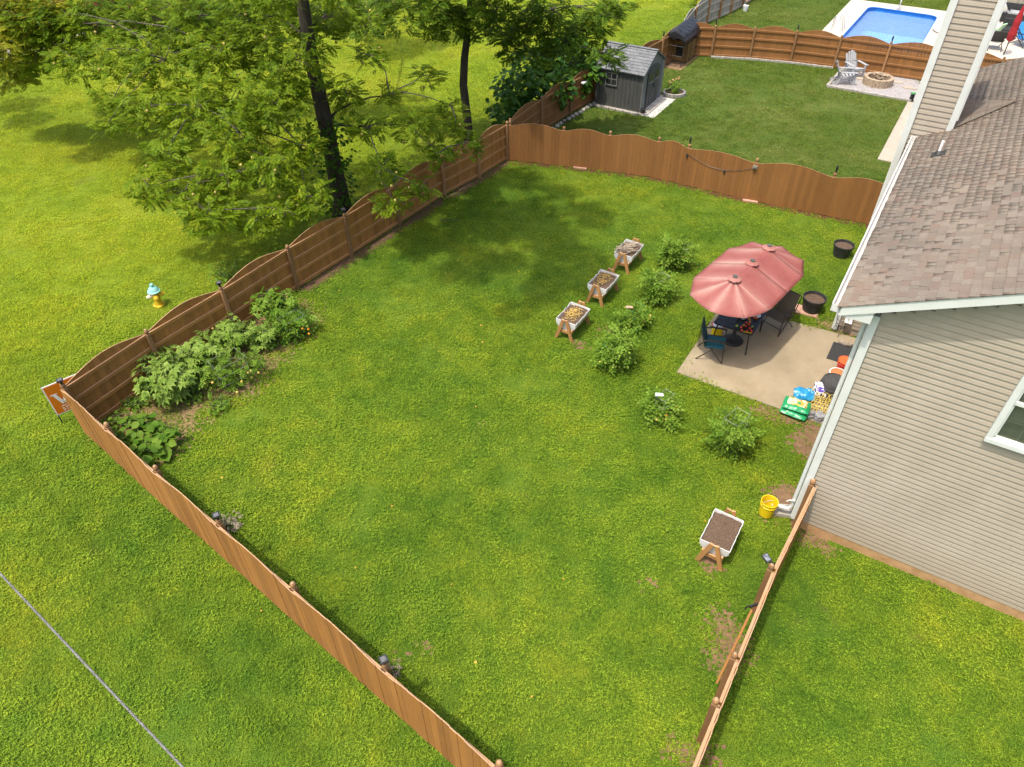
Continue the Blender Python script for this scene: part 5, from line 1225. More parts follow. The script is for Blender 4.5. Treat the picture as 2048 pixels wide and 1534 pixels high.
# ivy on the walnut trunk
iv = rng.normal(size=(650, 3)); P_ = np.stack([-5.62+.30*iv[:, 0], 21.72+.30*iv[:, 1], np.abs(rng.uniform(.3, 3.4, 650))], 1)
me = scatter_leaves('ivy', BRO[0], BRO[1], P_, np.stack([iv[:, 0], iv[:, 1]-.5, -.6+0*iv[:, 2]], 1), rng.uniform(.08, .16, 650), rng.normal(0, .5, 650))
tag(obj('ivy', me, 'leaf_vine'), 'dark ivy climbing the lower trunk of the walnut tree', 'ivy')
# slim tree behind the fence
TB = Vector((-1.62, 27.75, 0))
vis2 = [(905, 40, 4.6, .6), (880, 20, 5.0, .7), (960, 25, 4.8, .6), (1010, 70, 4.0, .55), (1060, 50, 4.4, .75), (1100, 20, 4.9, .85), (1120, 90, 3.7, .65), (1170, 60, 4.0, .65), (1200, 30, 4.5, .7), (1200, 105, 3.4, .45), (1225, 118, 3.0, .40), (1080, 110, 3.4, .45), (860, 60, 4.4, .35), (935, 60, 4.2, .4), (990, 20, 5.2, .8), (1235, 15, 4.6, .5), (1020, 105, 3.5, .35), (1150, 130, 3.0, .35)]
bl2 = [(at(px, py, z), r) for px, py, z, r in vis2]; fruits_from = len(bl2)
for k in range(16):
    a = random.uniform(0, 6.28); rr_ = 2.6*math.sqrt(random.random()); bl2.append((TB+Vector((.8+math.cos(a)*rr_, -.5+math.sin(a)*rr_, random.uniform(6.2, 8.5))), random.uniform(.6, .9)))
tree('slim_tree', 'slim dark tree with bare trunk behind the fence corner', TB, [(0, 0, -.1), (.0, 0, .7), (-.1, .0, 2.2), (0, -.05, 3.2), (.15, -.1, 4.0), (.3, -.1, 5.2), (.4, -.2, 6.8)], [.20, .17, .155, .145, .12, .09, .05], bl2, 'leaf_walnut_dark', .40, 320, 3.4, 0)
# trees upper left
fruits_from = 1
def far_tree(label, base, trunk_h, vis, leafm, per, ll, tr_=.18, more=()):
    bl = [(at(px, py, z), r) for px, py, z, r in vis]+[(Vector(p), r) for p, r in more]
    tree('shade_tree', label, base, [(0, 0, -.1), (.05, 0, trunk_h*.3), (-.05, .05, trunk_h*.65), (.05, 0, trunk_h)], [tr_, tr_*.8, tr_*.65, tr_*.3], bl, leafm, ll, per, trunk_h*.35, 0, 'trees on the left lawn')
UPL = [((-21.7, 29.3, 4.5), .8), ((-19.8, 27.9, 4.3), .8), ((-17.4, 25.9, 4.2), .7), ((-18.6, 30.3, 4.4), .7), ((-23.0, 31.0, 4.8), .9)]
far_tree('yellow green tree with rusty seed clusters at the top left edge', Vector((-27.0, 33.0, 0)), 6.0, [(20, 60, 4.2, 1.1), (70, 45, 4.6, 1.0), (25, 115, 3.2, .8), (40, 145, 2.7, .5), (110, 20, 5.0, 1.0), (10, 15, 5.0, 1.2), (55, 150, 2.4, .4), (140, 35, 4.6, .6), (90, 90, 3.6, .45), (30, 30, 4.8, 1.0), (5, 90, 3.8, .8), (60, 70, 4.0, .8), (100, 45, 4.4, .7), (15, 165, 2.2, .45)], 'leaf_yellow', 330, .34, more=UPL)
far_tree('dark green tree at the upper left behind the walnut crown', Vector((-13.0, 37.0, 0)), 6., [(250, 25, 4.2, 1.2), (330, 15, 4.5, 1.2), (390, 60, 3.4, .9), (430, 20, 4.4, 1.1), (190, 15, 4.5, 1.0), (350, 80, 2.8, .8), (480, 10, 4.4, .9)], 'leaf_walnut_dark', 190, .42)
far_tree('leafy tree top hanging in at the top middle of the photo', Vector((-6.8, 41.0, 0)), 6.5, [(620, 20, 4.2, .9), (690, 30, 4.0, .7), (740, 10, 4.6, .9), (800, 5, 5.0, 1.1), (570, 10, 4.6, 1.0), (770, 45, 3.4, .4), (730, 70, 2.8, .4)], 'leaf_walnut_dark', 200, .42, more=[((-8.5, 38.5, 7.5), 1.1), ((-6.5, 38.0, 7.8), 1.1), ((-5.0, 39.5, 7.5), 1.0), ((-7.5, 36.8, 7.2), .9)])
# vine thicket behind the neighbour fence
vt = thing('vine_thicket', 'dense dark green broad leaved vine thicket behind the fence by the shed', 'shrub', (1.0, 30.3, 0))
vb = [(1010, 215, 1.0, .75), (1040, 190, 1.2, .8), (1075, 170, 1.5, .8), (1020, 170, 1.6, .7), (1110, 150, 1.6, .75), (1150, 130, 1.6, .7), (1060, 130, 2.0, .8), (1100, 115, 2.1, .75), (1140, 95, 2.3, .7), (1180, 120, 1.7, .55), (1045, 225, .8, .6), (1195, 140, 1.5, .4), (1120, 185, 1.1, .6), (1160, 165, 1.0, .5)]
P, D, S, Ro = [], [], [], []
for px, py, z, r in vb:
    c = at(px, py, z)-Vector((1.0, 30.3, 0)); n_ = Vector((-.82, .56, 0)); 
    for k in range(int(230*r*r)):
        v_ = Vector((random.gauss(0, 1), random.gauss(-.2, 1), random.gauss(.15, .9))).normalized()*r*random.random()**.35
        p = c+v_
        if p.z < .05: p.z = random.uniform(.05, .5)
        P.append(p); a = math.atan2(v_.y-.4, v_.x)+random.gauss(0, .6); pz = random.uniform(-.9, .1); D.append((math.cos(a)*math.cos(pz), math.sin(a)*math.cos(pz), math.sin(pz))); S.append(random.uniform(.16, .30)); Ro.append(random.gauss(0, .4))
tag(obj('foliage', scatter_leaves('foliage', *BRO, np.array([tuple(p) for p in P]), np.array(D), np.array(S), np.array(Ro)), 'leaf_vine', vt), kind='stuff')
mb = MB()
for k in range(9): 
    a = random.uniform(0, 6.28); mb.tube([(math.cos(a)*1.2, math.sin(a)*.5, 0), (math.cos(a)*.8, math.sin(a)*.6, .9), (math.cos(a)*1.4, math.sin(a)*1, 1.9)], [.03, .02, .008], 5)
mb.build('stem', 'bark', vt)

# tomato plants, in cages
def tomato_plant(px, py, hgt, w, label, fruits, cage='wire', dens=1., leafm='leaf_tomato', nleaf=420, lean=(0, 0), tagc=None, ll=.25):
    q = at(px, py); t = thing('tomato_plant', label, 'tomato plant', (q.x, q.y, 0), 0, 'tomato plants')
    P, D, S, Ro = [], [], [], []; st = MB()
    for k in range(8):
        a = random.uniform(0, 6.28); rr_ = w*random.uniform(.1, 1.0); h_ = hgt*random.uniform(.35, 1.15)
        tip = Vector((math.cos(a)*rr_+lean[0], math.sin(a)*rr_+lean[1], h_)); pts = [Vector((0, 0, 0)), tip*.45+Vector((0, 0, .1)), tip]
        st.tube(pts, [.012, .009, .004], 4)
        for j in range(int(nleaf*.62*dens/8*random.uniform(.6, 1.4))):
            f = random.random()**.75; p = pts[0].lerp(pts[1], f*2) if f < .5 else pts[1].lerp(pts[2], f*2-1)
            v_ = Vector((random.gauss(0, 1), random.gauss(0, 1), random.gauss(0, .6)))*.11*w/.45; p = p+v_; p.z = max(.03, p.z)
            P.append(p); an = math.atan2(p.y+v_.y*3, p.x+v_.x*3)+random.gauss(0, 1.0); pz = random.uniform(-.7, .6); D.append((math.cos(an)*math.cos(pz), math.sin(an)*math.cos(pz), math.sin(pz))); S.append(random.uniform(.6, 1.2)*ll); Ro.append(random.gauss(0, .6))
    st.build('stem', 'stem_green', t)
    tag(obj('foliage', scatter_leaves('foliage', *PIN2, np.array([tuple(p) for p in P]), np.array(D), np.array(S), np.array(Ro)), leafm, t), kind='stuff')
    if cage:
        mb = MB()
        s_ = w*.62
        for zz in (hgt*.3, hgt*.58, hgt*.86):
            c4 = [(s_, s_*.2), (s_*.2, s_), (-s_, -s_*.2), (-s_*.2, -s_)] ; c4 = [Vector((x, y, zz)) for x, y in c4]
            for i in range(4): mb.tube([c4[i], c4[(i+1) % 4]], .0032, 4)
        for (x, y) in ((s_, s_*.2), (s_*.2, s_), (-s_, -s_*.2), (-s_*.2, -s_)): mb.tube([(x, y, 0), (x, y, hgt*.92)], .003, 4)
        mb.build('cage', cage, t)
    for m_, n_ in fruits:
        fm = MB().ball((0, 0, 0), .035, 8, .9).mesh('fruit')
        for k in range(n_):
            a = random.uniform(-2.6, .4); rr_ = w*random.uniform(.55, .95); obj('fruit', fm, m_, t, (math.cos(a)*rr_+lean[0]*.5, math.sin(a)*rr_+lean[1]*.5, hgt*random.uniform(.15, .6)), smooth=True)
    if tagc: MB().box((-w*.5, -.1, hgt*1.0), (.18, .09, .01), rz(-.1)).build('plant_tag', tagc, t)
    SPARSE.append(blob_poly(q.x, q.y, w*.6, w*.6, 12, .1))
tomato_plant(1338, 535, 1.05, .33, 'tall pale tomato plant right of the planter with sticks', [('tomato_green', 4)], None, 1.0)
tomato_plant(1366, 538, .90, .30, 'sparse tomato plant in a wire cage nearest the pink parasol', [('fruit_yellow', 3), ('tomato_green', 2)], 'wire', .35)
tomato_plant(1314, 600, .90, .42, 'bushy tomato plant in a wire cage, middle of the plant row', [('tomato_green', 4)], 'wire', 1.2)
tomato_plant(1268, 650, .68, .42, 'thin tomato plant in a green cage with a red and white tag', [('tomato_orange', 6), ('fruit_yellow', 4)], 'wire_green', .55, tagc='paver_pink')
tomato_plant(1226, 728, .80, .52, 'wide low tomato plant in front of the row of three planters', [('tomato_green', 5), ('fruit_yellow', 3)], 'wire_green', 1.7)
tomato_plant(1322, 838, .88, .34, 'tomato plant with a white tag left of the patio corner', [('fruit_yellow', 5), ('tomato_orange', 3)], 'wire', 1.1, tagc='plate_white')
tomato_plant(1458, 893, 1.1, .48, 'large tomato plant with yellow fruits in front of the patio edge', [('fruit_yellow', 6), ('tomato_green', 3)], 'wire', 1.6)
# vegetable bed along the left fence
bedp = [at(208, 845), at(232, 815), at(300, 755), at(400, 690), at(500, 640), at(600, 600), at(640, 640), at(560, 715), at(500, 790), at(420, 800), at(380, 860), at(330, 925), at(285, 925), at(250, 890)]
bp = []
for i in range(len(bedp)):
    a_, b_ = bedp[i], bedp[(i+1) % len(bedp)]
    for k in range(5): p = a_.lerp(b_, k/5); bp.append((p.x+random.uniform(-.10, .10), p.y+random.uniform(-.10, .10)))
patch('garden_bed', bp, 'straw_soil', .009, 's', rag=.22)
def okra(px, py, hgt, w, n, label, leafm='leaf_okra', name='okra_plant', cat='okra plant', ll=.24, tmpl=LOB, fl=0, stems=6, group='plants in the fence side bed'):
    q = at(px, py); t = thing(name, label, cat, (q.x, q.y, 0), 0, group); P, D, S, Ro = [], [], [], []; st = MB()
    for k in range(stems):
        a = 6.28*k/stems+random.uniform(-.3, .3); rr_ = w*random.uniform(.25, .75); h_ = hgt*random.uniform(.7, 1.0); base = Vector((math.cos(a)*rr_*.3, math.sin(a)*rr_*.3, 0)); tip = Vector((math.cos(a)*rr_, math.sin(a)*rr_, h_))
        st.tube([base, base.lerp(tip, .5)+Vector((0, 0, .08*h_)), tip], [.018, .014, .007], 5)
        for j in range(n//stems):
            f = .18+.82*random.random()**.7; p = base.lerp(tip, f); an = random.uniform(0, 6.28); pr_ = Vector((math.cos(an), math.sin(an), .25))*random.uniform(.08, .24)*w/.5
            if j % 2 == 0: st.tube([p, p+pr_], [.006, .004], 3)
            P.append(p+pr_); pz = random.uniform(-.55, .15); an += random.gauss(0, .3); D.append((math.cos(an)*math.cos(pz), math.sin(an)*math.cos(pz), math.sin(pz))); S.append(ll*random.uniform(.6, 1.2)*(1.15-.4*f)); Ro.append(random.gauss(0, .3))
    st.build('stem', 'stem_green', t)
    tag(obj('foliage', scatter_leaves('foliage', *tmpl, np.array([tuple(p) for p in P]), np.array(D), np.array(S), np.array(Ro)), leafm, t), kind='stuff')
    for k in range(fl): MB().ball((0, 0, 0), .03, 6).build('bloom', 'fruit_yellow', t, (random.uniform(-w, w)*.6, random.uniform(-w, w)*.6, hgt*random.uniform(.6, .95)))
okra(346, 800, 1.10, .68, 190, 'tall okra plant with lobed leaves, nearest the front fence corner of the bed', ll=.27)
okra(325, 752, .95, .52, 100, 'okra plant against the fence, left of the other okra plants')
okra(385, 775, .9, .55, 110, 'okra plant between the tall corner okra and the yellow tomato bush', ll=.25)
okra(520, 690, .85, .55, 110, 'short okra plant right of the yellow tomato bush')
okra(412, 745, 1.0, .62, 140, 'okra plant in the middle of the bed along the long left fence', ll=.25)
okra(468, 700, 1.0, .60, 140, 'okra plant with pale leaves beside the second solar lamp post', ll=.25, fl=2)
okra(560, 640, .95, .62, 170, 'dark leaved okra plant at the far end of the bed', 'leaf_tomato', ll=.24, fl=2)
tomato_plant(470, 768, .95, .70, 'yellow fruited tomato bush with cage in the fence side bed', [('fruit_yellow', 9)], 'wire', 1.8, ll=.16)
tomato_plant(592, 672, .75, .55, 'loose tomato bush with wire cage at the lawn edge of the bed', [('tomato_orange', 4)], 'wire', 1.0, leafm='leaf_squash')
okra(292, 868, .45, .40, 46, 'small eggplant with broad leaves in the front fence corner', 'leaf_squash', 'eggplant', 'eggplant', .26, BRO, 0, 4)
okra(312, 905, .50, .44, 56, 'small eggplant with broad leaves, nearest the lawn in the corner', 'leaf_squash', 'eggplant', 'eggplant', .27, BRO, 0, 4)
okra(252, 848, .28, .36, 60, 'low weedy plant at the fence corner of the bed', 'leaf_squash', 'bean_plant', 'plant', .12, BRO, 0, 5)
for (px, py) in ((270, 815), (335, 870), (385, 800), (440, 815), (515, 735), (545, 690), (610, 640), (400, 700), (250, 880)):
    okra(px, py, .22, .34, 70, 'low green weeds covering the soil between the bed plants', 'leaf_squash', 'weed', 'weed', .09, BRO, 0, 7, 'weeds in the fence side bed')
okra(460, 560, .5, .7, 90, 'tall weeds growing outside the long left fence', 'leaf_squash', 'weed', 'weed', .12, BRO, 0, 7, None)
okra(455, 1062, .35, .30, 50, 'dark reddish twiggy plant inside the diagonal fence by a lamp post', 'twig', 'dead_plant', 'plant', .12, PIN2, 0, 7, None)
okra(785, 1352, .28, .2, 26, 'dry brown tuft beside the lowest diagonal fence lamp', 'twig', 'dead_plant', 'plant', .10, PIN2, 0, 5, None)
okra(1348, 188, .60, .40, 260, 'rose bush with coral blooms inside the stone ring', 'leaf_tomato', 'rose_bush', 'rose bush', .13, PIN2, 0, 6, None)
for o in [o for o in bpy.data.objects if o.name.startswith('rose_bush')]:
    for k in range(8): MB().ball((0, 0, 0), .035, 6).build('bloom', 'rose', o, (random.uniform(-.3, .25), random.uniform(-.25, .2), random.uniform(.35, .7)))
okra(1408, 15, .9, 1.0, 130, 'pale green bush behind the weathered grey fence', 'leaf_yellow', 'bush', 'bush', .25, BRO, 0, 8, None)

# ------------------------------------------------------------------ hydrant, sign, cable, dead branch
q = at(319, 610); hy = thing('fire_hydrant', 'yellow fire hydrant with pale teal bonnet on the left lawn', 'hydrant', q, .3)
MB().lathe([(.16, 0), (.16, .03), (.115, .04), (.105, .06), (.10, .42), (.13, .43), (.13, .46), (.11, .47)], 16).build('barrel', 'hydrant_yellow', hy, smooth=False)
MB().lathe([(.17, .46), (.175, .49), (.15, .51), (.13, .56), (.10, .60), (.055, .62), (.045, .64), (.05, .66), (.05, .70), (.03, .72), (1e-6, .72)], 16).build('bonnet', 'hydrant_teal', hy, smooth=False)
for k, (a, r_) in enumerate(((-2.9, .062), (-1.4, .075), (.2, .062))):
    M_ = rz(a) @ ry(math.pi/2); nz = MB().lathe([(r_*.8, .06), (r_*.8, .15), (r_, .15), (r_, .20), (r_*.55, .215), (r_*.4, .25), (1e-6, .25)], 10, (0, 0, .34), M=M_).build('nozzle', 'hydrant_yellow' if k else 'hydrant_cap', hy)
sA, sB = at(140, 862), at(193, 838)
# yard sign just outside the corner of the fences
sq = Vector((-10.62, 12.06, 0)); e = Vector((.766, .643, 0))        # foot of the left post; board runs right-back
sg = thing('yard_sign', 'orange yard sign with white lettering behind the fence corner', 'sign', sq, math.atan2(e.y, e.x))
SWd, SZ0, SZ1 = 1.15, .30, 1.16
for x in (.02, SWd-.02): MB().tube([(x, 0, 0), (x, 0, SZ1)], .016, 6).build('post', 'black_metal', sg)
MB().box((SWd/2, -.022, (SZ0+SZ1)/2), (SWd, .014, SZ1-SZ0)).build('border', 'sign_white', sg)
bd = MB().box((SWd/2, -.031, (SZ0+SZ1)/2), (SWd-.05, .006, SZ1-SZ0-.05)).build('board', 'sign_orange', sg)
def text(body, size, loc, parent, m_, name='lettering'):
    cu = bpy.data.curves.new(name, 'FONT'); cu.body = body; cu.size = size; cu.extrude = .001; o = bpy.data.objects.new(name, cu); link(o)
    dg = bpy.context.evaluated_depsgraph_get(); me = bpy.data.meshes.new_from_object(o.evaluated_get(dg)); bpy.data.objects.remove(o); me.materials.clear(); me.materials.append(MATS[m_])
    t_ = bpy.data.objects.new(name, me); link(t_); t_.parent = parent; t_.location = loc; t_.rotation_euler = (R(90), 0, 0); return t_
# the letters as far as the fence lets them be seen: a serif W, a rule, ST
W_ = MB()
def stroke(a_, b_, w): W_.hexa([(a_[0]-w/2, -.0385, a_[1]), (a_[0]+w/2, -.0385, a_[1]), (a_[0]+w/2, -.0355, a_[1]), (a_[0]-w/2, -.0355, a_[1]), (b_[0]-w/2, -.0385, b_[1]), (b_[0]+w/2, -.0385, b_[1]), (b_[0]+w/2, -.0355, b_[1]), (b_[0]-w/2, -.0355, b_[1])])
x0, zt, zb = .12, .88, .56
stroke((x0+.14, zb), (x0+.03, zt), .075); stroke((x0+.14, zb), (x0+.24, zt), .03); stroke((x0+.33, zb), (x0+.24, zt), .075); stroke((x0+.33, zb), (x0+.43, zt), .03)
W_.box((x0+.03, -.037, zt-.006), (.15, .0035, .018)); W_.box((x0+.43, -.0369, zt-.006), (.11, .0035, .018)); W_.build('lettering', 'sign_white', bd, (0, 0, 0))
MB().box((.40, -.037, .50), (.46, .003, .014)).build('rule', 'sign_white', bd)
text('ST', .14, (.17, -.0365, .355), bd, 'sign_white')
q = at(128, 795, 1.2); single(MB().lathe([(.05, 0), (.05, .01), (.03, .012)], 12), 'fence_badge', 'silver', 'small round metal badge on the fence beside the orange sign', 'badge', V2(NEAR[0])+Vector((.10, -.22, 1.22)), (R(90), 0, R(-41)))
cab = [at(-60, 1084, 8.6), at(0, 1147, 8.58), at(120, 1275, 8.55), at(240, 1402, 8.52), at(365, 1534, 8.5), at(440, 1614, 8.48)]
ca = MB(); ca.tube(cab, .0085, 6); 
hel = []
for i in range(1500):
    f = i/1500*5; k = min(4, int(f)); p = cab[k].lerp(cab[k+1], f-k); an = i*.42; d = (cab[k+1]-cab[k]).normalized(); r_ = d.cross(Vector((0, 0, 1))).normalized(); u_ = r_.cross(d)
    hel.append(p+(r_*math.cos(an)+u_*math.sin(an))*.0045)
co = thing('power_cable', 'twisted grey overhead cable crossing the bottom left corner', 'cable', cab[0])
m1 = MB().tube([p-cab[0] for p in cab], .0050, 6); m1.build('carrier', 'cable_grey', co); MB().tube([p-cab[0] for p in hel], .0032, 5).build('strand', 'cable_grey', co)
c2_ = [at(8, 878), at(72, 967), at(322, 1240), at(532, 1434), at(760, 1640)]; sh_ = 9.6/math.tan(R(SUN_EL)); c2_ = [p+Vector((math.sin(R(SUN_AZ))*sh_, math.cos(R(SUN_AZ))*sh_, 9.6)) for p in c2_]; c2_ = [c2_[0]+(c2_[0]-c2_[2])*2]+c2_
co = thing('power_cable', 'overhead cable whose faint long shadow crosses the lawn left of the diagonal fence', 'cable', c2_[0])
MB().tube([p-c2_[0] for p in c2_], .035, 6).build('carrier', 'cable_grey', co)
# dead branch by the okra bed, twig on the lawn
q = at(595, 592); single(MB().tube([(0, 0, .02), (.35, .25, .05), (.75, .42, .03)], [.014, .012, .006], 5).tube([(.35, .25, .05), (.6, .05, .04), (.75, 0, .02)], [.01, .008, .004], 5), 'dead_branch', 'bark_pale', 'pale forked dead branch lying by the far end of the bed', 'branch', (q.x-.5, q.y, 0), (0, 0, .2))
q = at(900, 442); single(MB().tube([(-.3, 0, .03), (0, .03, .04), (.35, 0, .03)], [.014, .014, .008], 5), 'dead_branch', 'bark_pale', 'short straight stick lying on the shaded lawn', 'branch', (q.x, q.y, 0), (0, 0, .05))
MBr = V2(NEAR[2]).lerp(V2(NEAR[3]), .75)+Vector((.45, .40, 0))
for k in range(5):
    d = (V2(NEAR[3])-V2(NEAR[2])).normalized(); p = V2(NEAR[2]).lerp(V2(NEAR[3]), .28+.16*k)+Vector((.65, .76, 0))*.20
    single(MB().box((0, 0, .05), (.30, .11, .10)), 'edging_brick', 'paver_pink', 'orange brick in the row inside the diagonal fence', 'brick', (p.x, p.y, 0), (0, 0, math.atan2(d.y, d.x)+random.uniform(-.1, .1)), 'bricks inside the diagonal fence')

# ------------------------------------------------------------------ neighbour's brick house, upper left
bh = thing('brick_house', 'red brick house with white porch slab half hidden at the upper left', 'house', (-26.5, 44.0, 0), R(-25))
mb = MB().box((2.0, 3.0, 1.2), (9.0, 5.0, 2.4)).build('wall', 'brick_red', bh)
bk = MB().box((0, 0, 0), (.205, .02, .062)).mesh('brick')
for r_ in range(9):
    for c_ in range(28):
        x = 1.0+.22*c_+(.11 if r_ % 2 else 0); obj('brick', bk, 'brick_red', mb, (x, .495, .1+.072*r_))
MB().prism([(-3.5, -.8), (7.5, -.8), (7.5, 6.8), (-3.5, 6.8)], 2.4, 2.5).add([(-3.5, -.8, 2.5), (7.5, -.8, 2.5), (7.5, 6.8, 2.5), (-3.5, 6.8, 2.5), (-3.5, 3, 4.1), (7.5, 3, 4.1)], [(0, 1, 5, 4), (2, 3, 4, 5), (1, 2, 5), (3, 0, 4)]).build('roof', 'roof_brown', bh)
dv = [at(-20, 135), at(5, 90), at(60, 65), at(135, 25), at(178, 50), at(170, 75), at(60, 108), at(0, 125)]
struct(MB().prism([(p.x, p.y) for p in dv], -.02, .03), 'driveway', 'concrete_pale'); NOGRASS.append([(p.x, p.y) for p in dv])
okra(60, 95, .9, .9, 120, 'dark hedge bush beside the white driveway at the upper left', 'leaf_vine', 'bush', 'bush', .16, BRO, 0, 8, 'bushes by the brick house')
okra(110, 90, .8, .9, 120, 'reddish bush beside the white driveway at the upper left', 'leaf_vine', 'bush', 'bush', .16, BRO, 0, 8, 'bushes by the brick house')

# ------------------------------------------------------------------ turf
def clump(nb, rad, L0, L1, w, seed, mname, flat=.0):
    r_ = random.Random(seed); V, F = [], []
    for k in range(nb):
        a = r_.uniform(0, 6.28); rr_ = rad*math.sqrt(r_.random()); x, y = rr_*math.cos(a), rr_*math.sin(a); an = r_.uniform(0, 6.28); L = r_.uniform(L0, L1); el = r_.uniform(.35, 1.2)*(1-flat)
        d = (math.cos(an)*math.cos(el), math.sin(an)*math.cos(el), math.sin(el)); s = (-math.sin(an)*w, math.cos(an)*w)
        n0 = len(V); mx_, my_, mz_ = x+d[0]*L*.6, y+d[1]*L*.6, d[2]*L*.6
        V += [(x-s[0], y-s[1], 0), (x+s[0], y+s[1], 0), (mx_+s[0]*.9, my_+s[1]*.9, mz_), (mx_-s[0]*.9, my_-s[1]*.9, mz_), (x+d[0]*L*1.05, y+d[1]*L*1.05, mz_*1.12)]
        F += [(n0, n0+1, n0+2, n0+3), (n0+3, n0+2, n0+4)]
    me = bpy.data.meshes.new('turf_tuft'); me.from_pydata(V, [], F); me.materials.append(MATS[mname]); return me
def cloverm(nb, rad, seed):
    r_ = random.Random(seed); V, F = [], []
    for k in range(nb):
        a = r_.uniform(0, 6.28); rr_ = rad*math.sqrt(r_.random()); x, y, z = rr_*math.cos(a), rr_*math.sin(a), r_.uniform(.02, .055); s = r_.uniform(.009, .018)
        for j in range(3):
            b_ = r_.uniform(0, 6.28)+2.09*j; n0 = len(V); c, q_ = math.cos(b_), math.sin(b_); tl = r_.uniform(-.3, .3)*s
            V += [(x, y, z), (x+s*c-s*.6*q_, y+s*q_+s*.6*c, z+tl), (x+1.7*s*c, y+1.7*s*q_, z-.2*s), (x+s*c+s*.6*q_, y+s*q_-s*.6*c, z-tl)]; F.append((n0, n0+1, n0+2, n0+3))
    me = bpy.data.meshes.new('turf_clover'); me.from_pydata(V, [], F); me.materials.append(MATS['clover']); return me
tc = bpy.data.collections.new('turf_templates')
tm = [clump(38, .22, .03, .07, .0042, 1, 'grass_blade'), clump(38, .24, .03, .06, .0042, 2, 'grass_blade', .2), clump(26, .17, .06, .14, .0050, 3, 'grass_blade', .25), cloverm(24, .22, 4), cloverm(16, .26, 5), clump(44, .36, .04, .08, .008, 6, 'grass_blade')]
for i, me in enumerate(tm): tc.objects.link(bpy.data.objects.new('turf_%s' % 'abcdef'[i], me))
def vnoise(P, s, seed):
    r_ = np.random.default_rng(seed); g = r_.random((64, 64)); q_ = P*s; i = np.floor(q_).astype(int); f = q_-i; f = f*f*(3-2*f)
    G = lambda a, b_: g[a % 64, b_ % 64]
    return (G(i[:, 0], i[:, 1])*(1-f[:, 0])+G(i[:, 0]+1, i[:, 1])*f[:, 0])*(1-f[:, 1])+(G(i[:, 0], i[:, 1]+1)*(1-f[:, 0])+G(i[:, 0]+1, i[:, 1]+1)*f[:, 0])*f[:, 1]
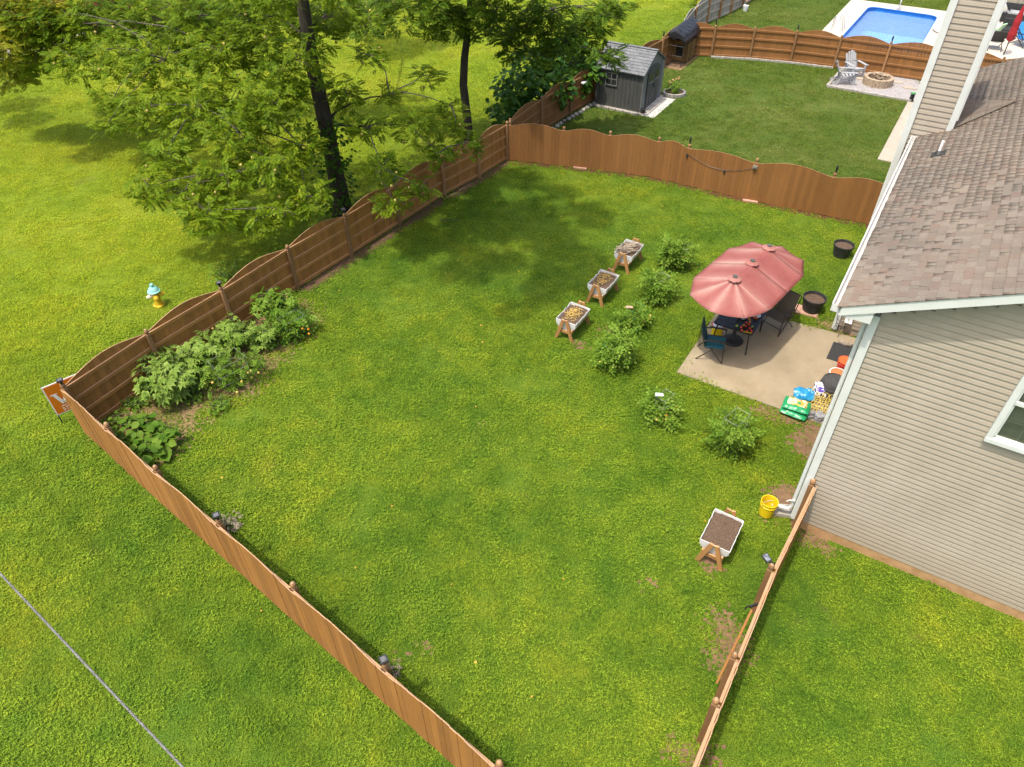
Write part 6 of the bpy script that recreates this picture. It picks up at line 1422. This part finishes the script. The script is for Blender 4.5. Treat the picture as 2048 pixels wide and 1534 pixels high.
def turf(name, y0, y1, dens, far, label):
    xm = lambda y: .80*math.sqrt(y*y+20)+3.2
    X = xm(y1); n = int((y1-y0)*2*X*dens); P = np.stack([rng.uniform(-X, X, n), rng.uniform(y0, y1, n)], 1)
    keep = np.abs(P[:, 0]) < .80*np.sqrt(P[:, 1]**2+20)+3.2
    P = P[keep]; keep = np.ones(len(P), bool)
    for poly in NOGRASS: keep &= ~inpoly(P, [(p[0], p[1]) for p in poly])
    for poly in SPARSE: keep &= ~(inpoly(P, [(p[0], p[1]) for p in poly]) & (rng.random(len(P)) > .45))
    P = P[keep]; n = len(P)
    v1 = vnoise(P, .45, 3)*.6+vnoise(P, 1.7, 4)*.4; v2 = vnoise(P, .3, 5); v3 = vnoise(P, .9, 6)
    keep = rng.random(n) < np.where(v3 < .22, .35, 1.0); P, v1, v2 = P[keep], v1[keep], v2[keep]; n = len(P)
    ix = rng.integers(0, 2, n); r_ = rng.random(n)
    ix = np.where(r_ < .10+.30*(v2 > .6), 2, ix); r2 = rng.random(n); ix = np.where(r2 < np.clip((v1-.30)*1.25, .08, .52), 3+rng.integers(0, 2, n), ix)
    if far: ix = np.where(rng.random(n) < .5, 5, ix)
    me = bpy.data.meshes.new(name); me.vertices.add(n); me.vertices.foreach_set('co', np.concatenate([P, np.full((n, 1), .004)], 1).astype(np.float32).ravel())
    a = me.attributes.new('ix', 'INT', 'POINT'); a.data.foreach_set('value', ix.astype(np.int32))
    a = me.attributes.new('rot', 'FLOAT', 'POINT'); a.data.foreach_set('value', rng.uniform(0, 6.28, n).astype(np.float32))
    a = me.attributes.new('sc', 'FLOAT', 'POINT'); a.data.foreach_set('value', (rng.uniform(.7, 1.25, n)*(1.15 if far else 1)).astype(np.float32))
    o = bpy.data.objects.new(name, me); link(o); tag(o, label, 'grass', kind='stuff')
    ng = bpy.data.node_groups.new(name, 'GeometryNodeTree'); ng.interface.new_socket('Geometry', in_out='INPUT', socket_type='NodeSocketGeometry'); ng.interface.new_socket('Geometry', in_out='OUTPUT', socket_type='NodeSocketGeometry')
    N = ng.nodes; gi = N.new('NodeGroupInput'); go = N.new('NodeGroupOutput'); ip = N.new('GeometryNodeInstanceOnPoints'); ci = N.new('GeometryNodeCollectionInfo'); ci.inputs['Collection'].default_value = tc
    ci.inputs['Separate Children'].default_value = True; ci.inputs['Reset Children'].default_value = True; ip.inputs['Pick Instance'].default_value = True
    def na(nm, ty): q_ = N.new('GeometryNodeInputNamedAttribute'); q_.data_type = ty; q_.inputs['Name'].default_value = nm; return next(s for s in q_.outputs if s.enabled and s.name == 'Attribute')
    cx_ = N.new('ShaderNodeCombineXYZ'); lk = ng.links.new
    lk(gi.outputs[0], ip.inputs['Points']); lk(ci.outputs[0], ip.inputs['Instance']); lk(na('ix', 'INT'), ip.inputs['Instance Index']); lk(na('rot', 'FLOAT'), cx_.inputs[2]); lk(cx_.outputs[0], ip.inputs['Rotation']); lk(na('sc', 'FLOAT'), ip.inputs['Scale']); lk(ip.outputs[0], go.inputs[0])
    md = o.modifiers.new('scatter', 'NODES'); md.node_group = ng
    return n
cnt = [turf('lawn_grass', 2.0, 17.0, 95, False, 'short green lawn grass and clover in the near yard'), turf('lawn_grass', 17.0, 30.0, 48, False, 'short green lawn grass in the middle of the photo'), turf('lawn_grass', 30.0, 58.0, 17, True, 'short green lawn grass in the far yards')]
print('turf points', cnt)
# fallen leaves
n = 260; P_ = np.stack([rng.uniform(-9, 6, n), rng.uniform(5, 26, n), np.full(n, .05)], 1)
k_ = rng.random(n) < np.exp(-((P_[:, 0]+3)/5)**2-((P_[:, 1]-20)/7)**2)+.15; P_ = P_[k_]; n = len(P_)
an = rng.uniform(0, 6.28, n)
tag(obj('fallen_leaves', scatter_leaves('fallen_leaves', *BRO, P_, np.stack([np.cos(an), np.sin(an), rng.uniform(-.2, .2, n)], 1), rng.uniform(.03, .06, n), rng.normal(0, .5, n)), 'leaf_fallen'), 'yellow fallen leaves scattered over the lawn', 'leaves', kind='stuff')
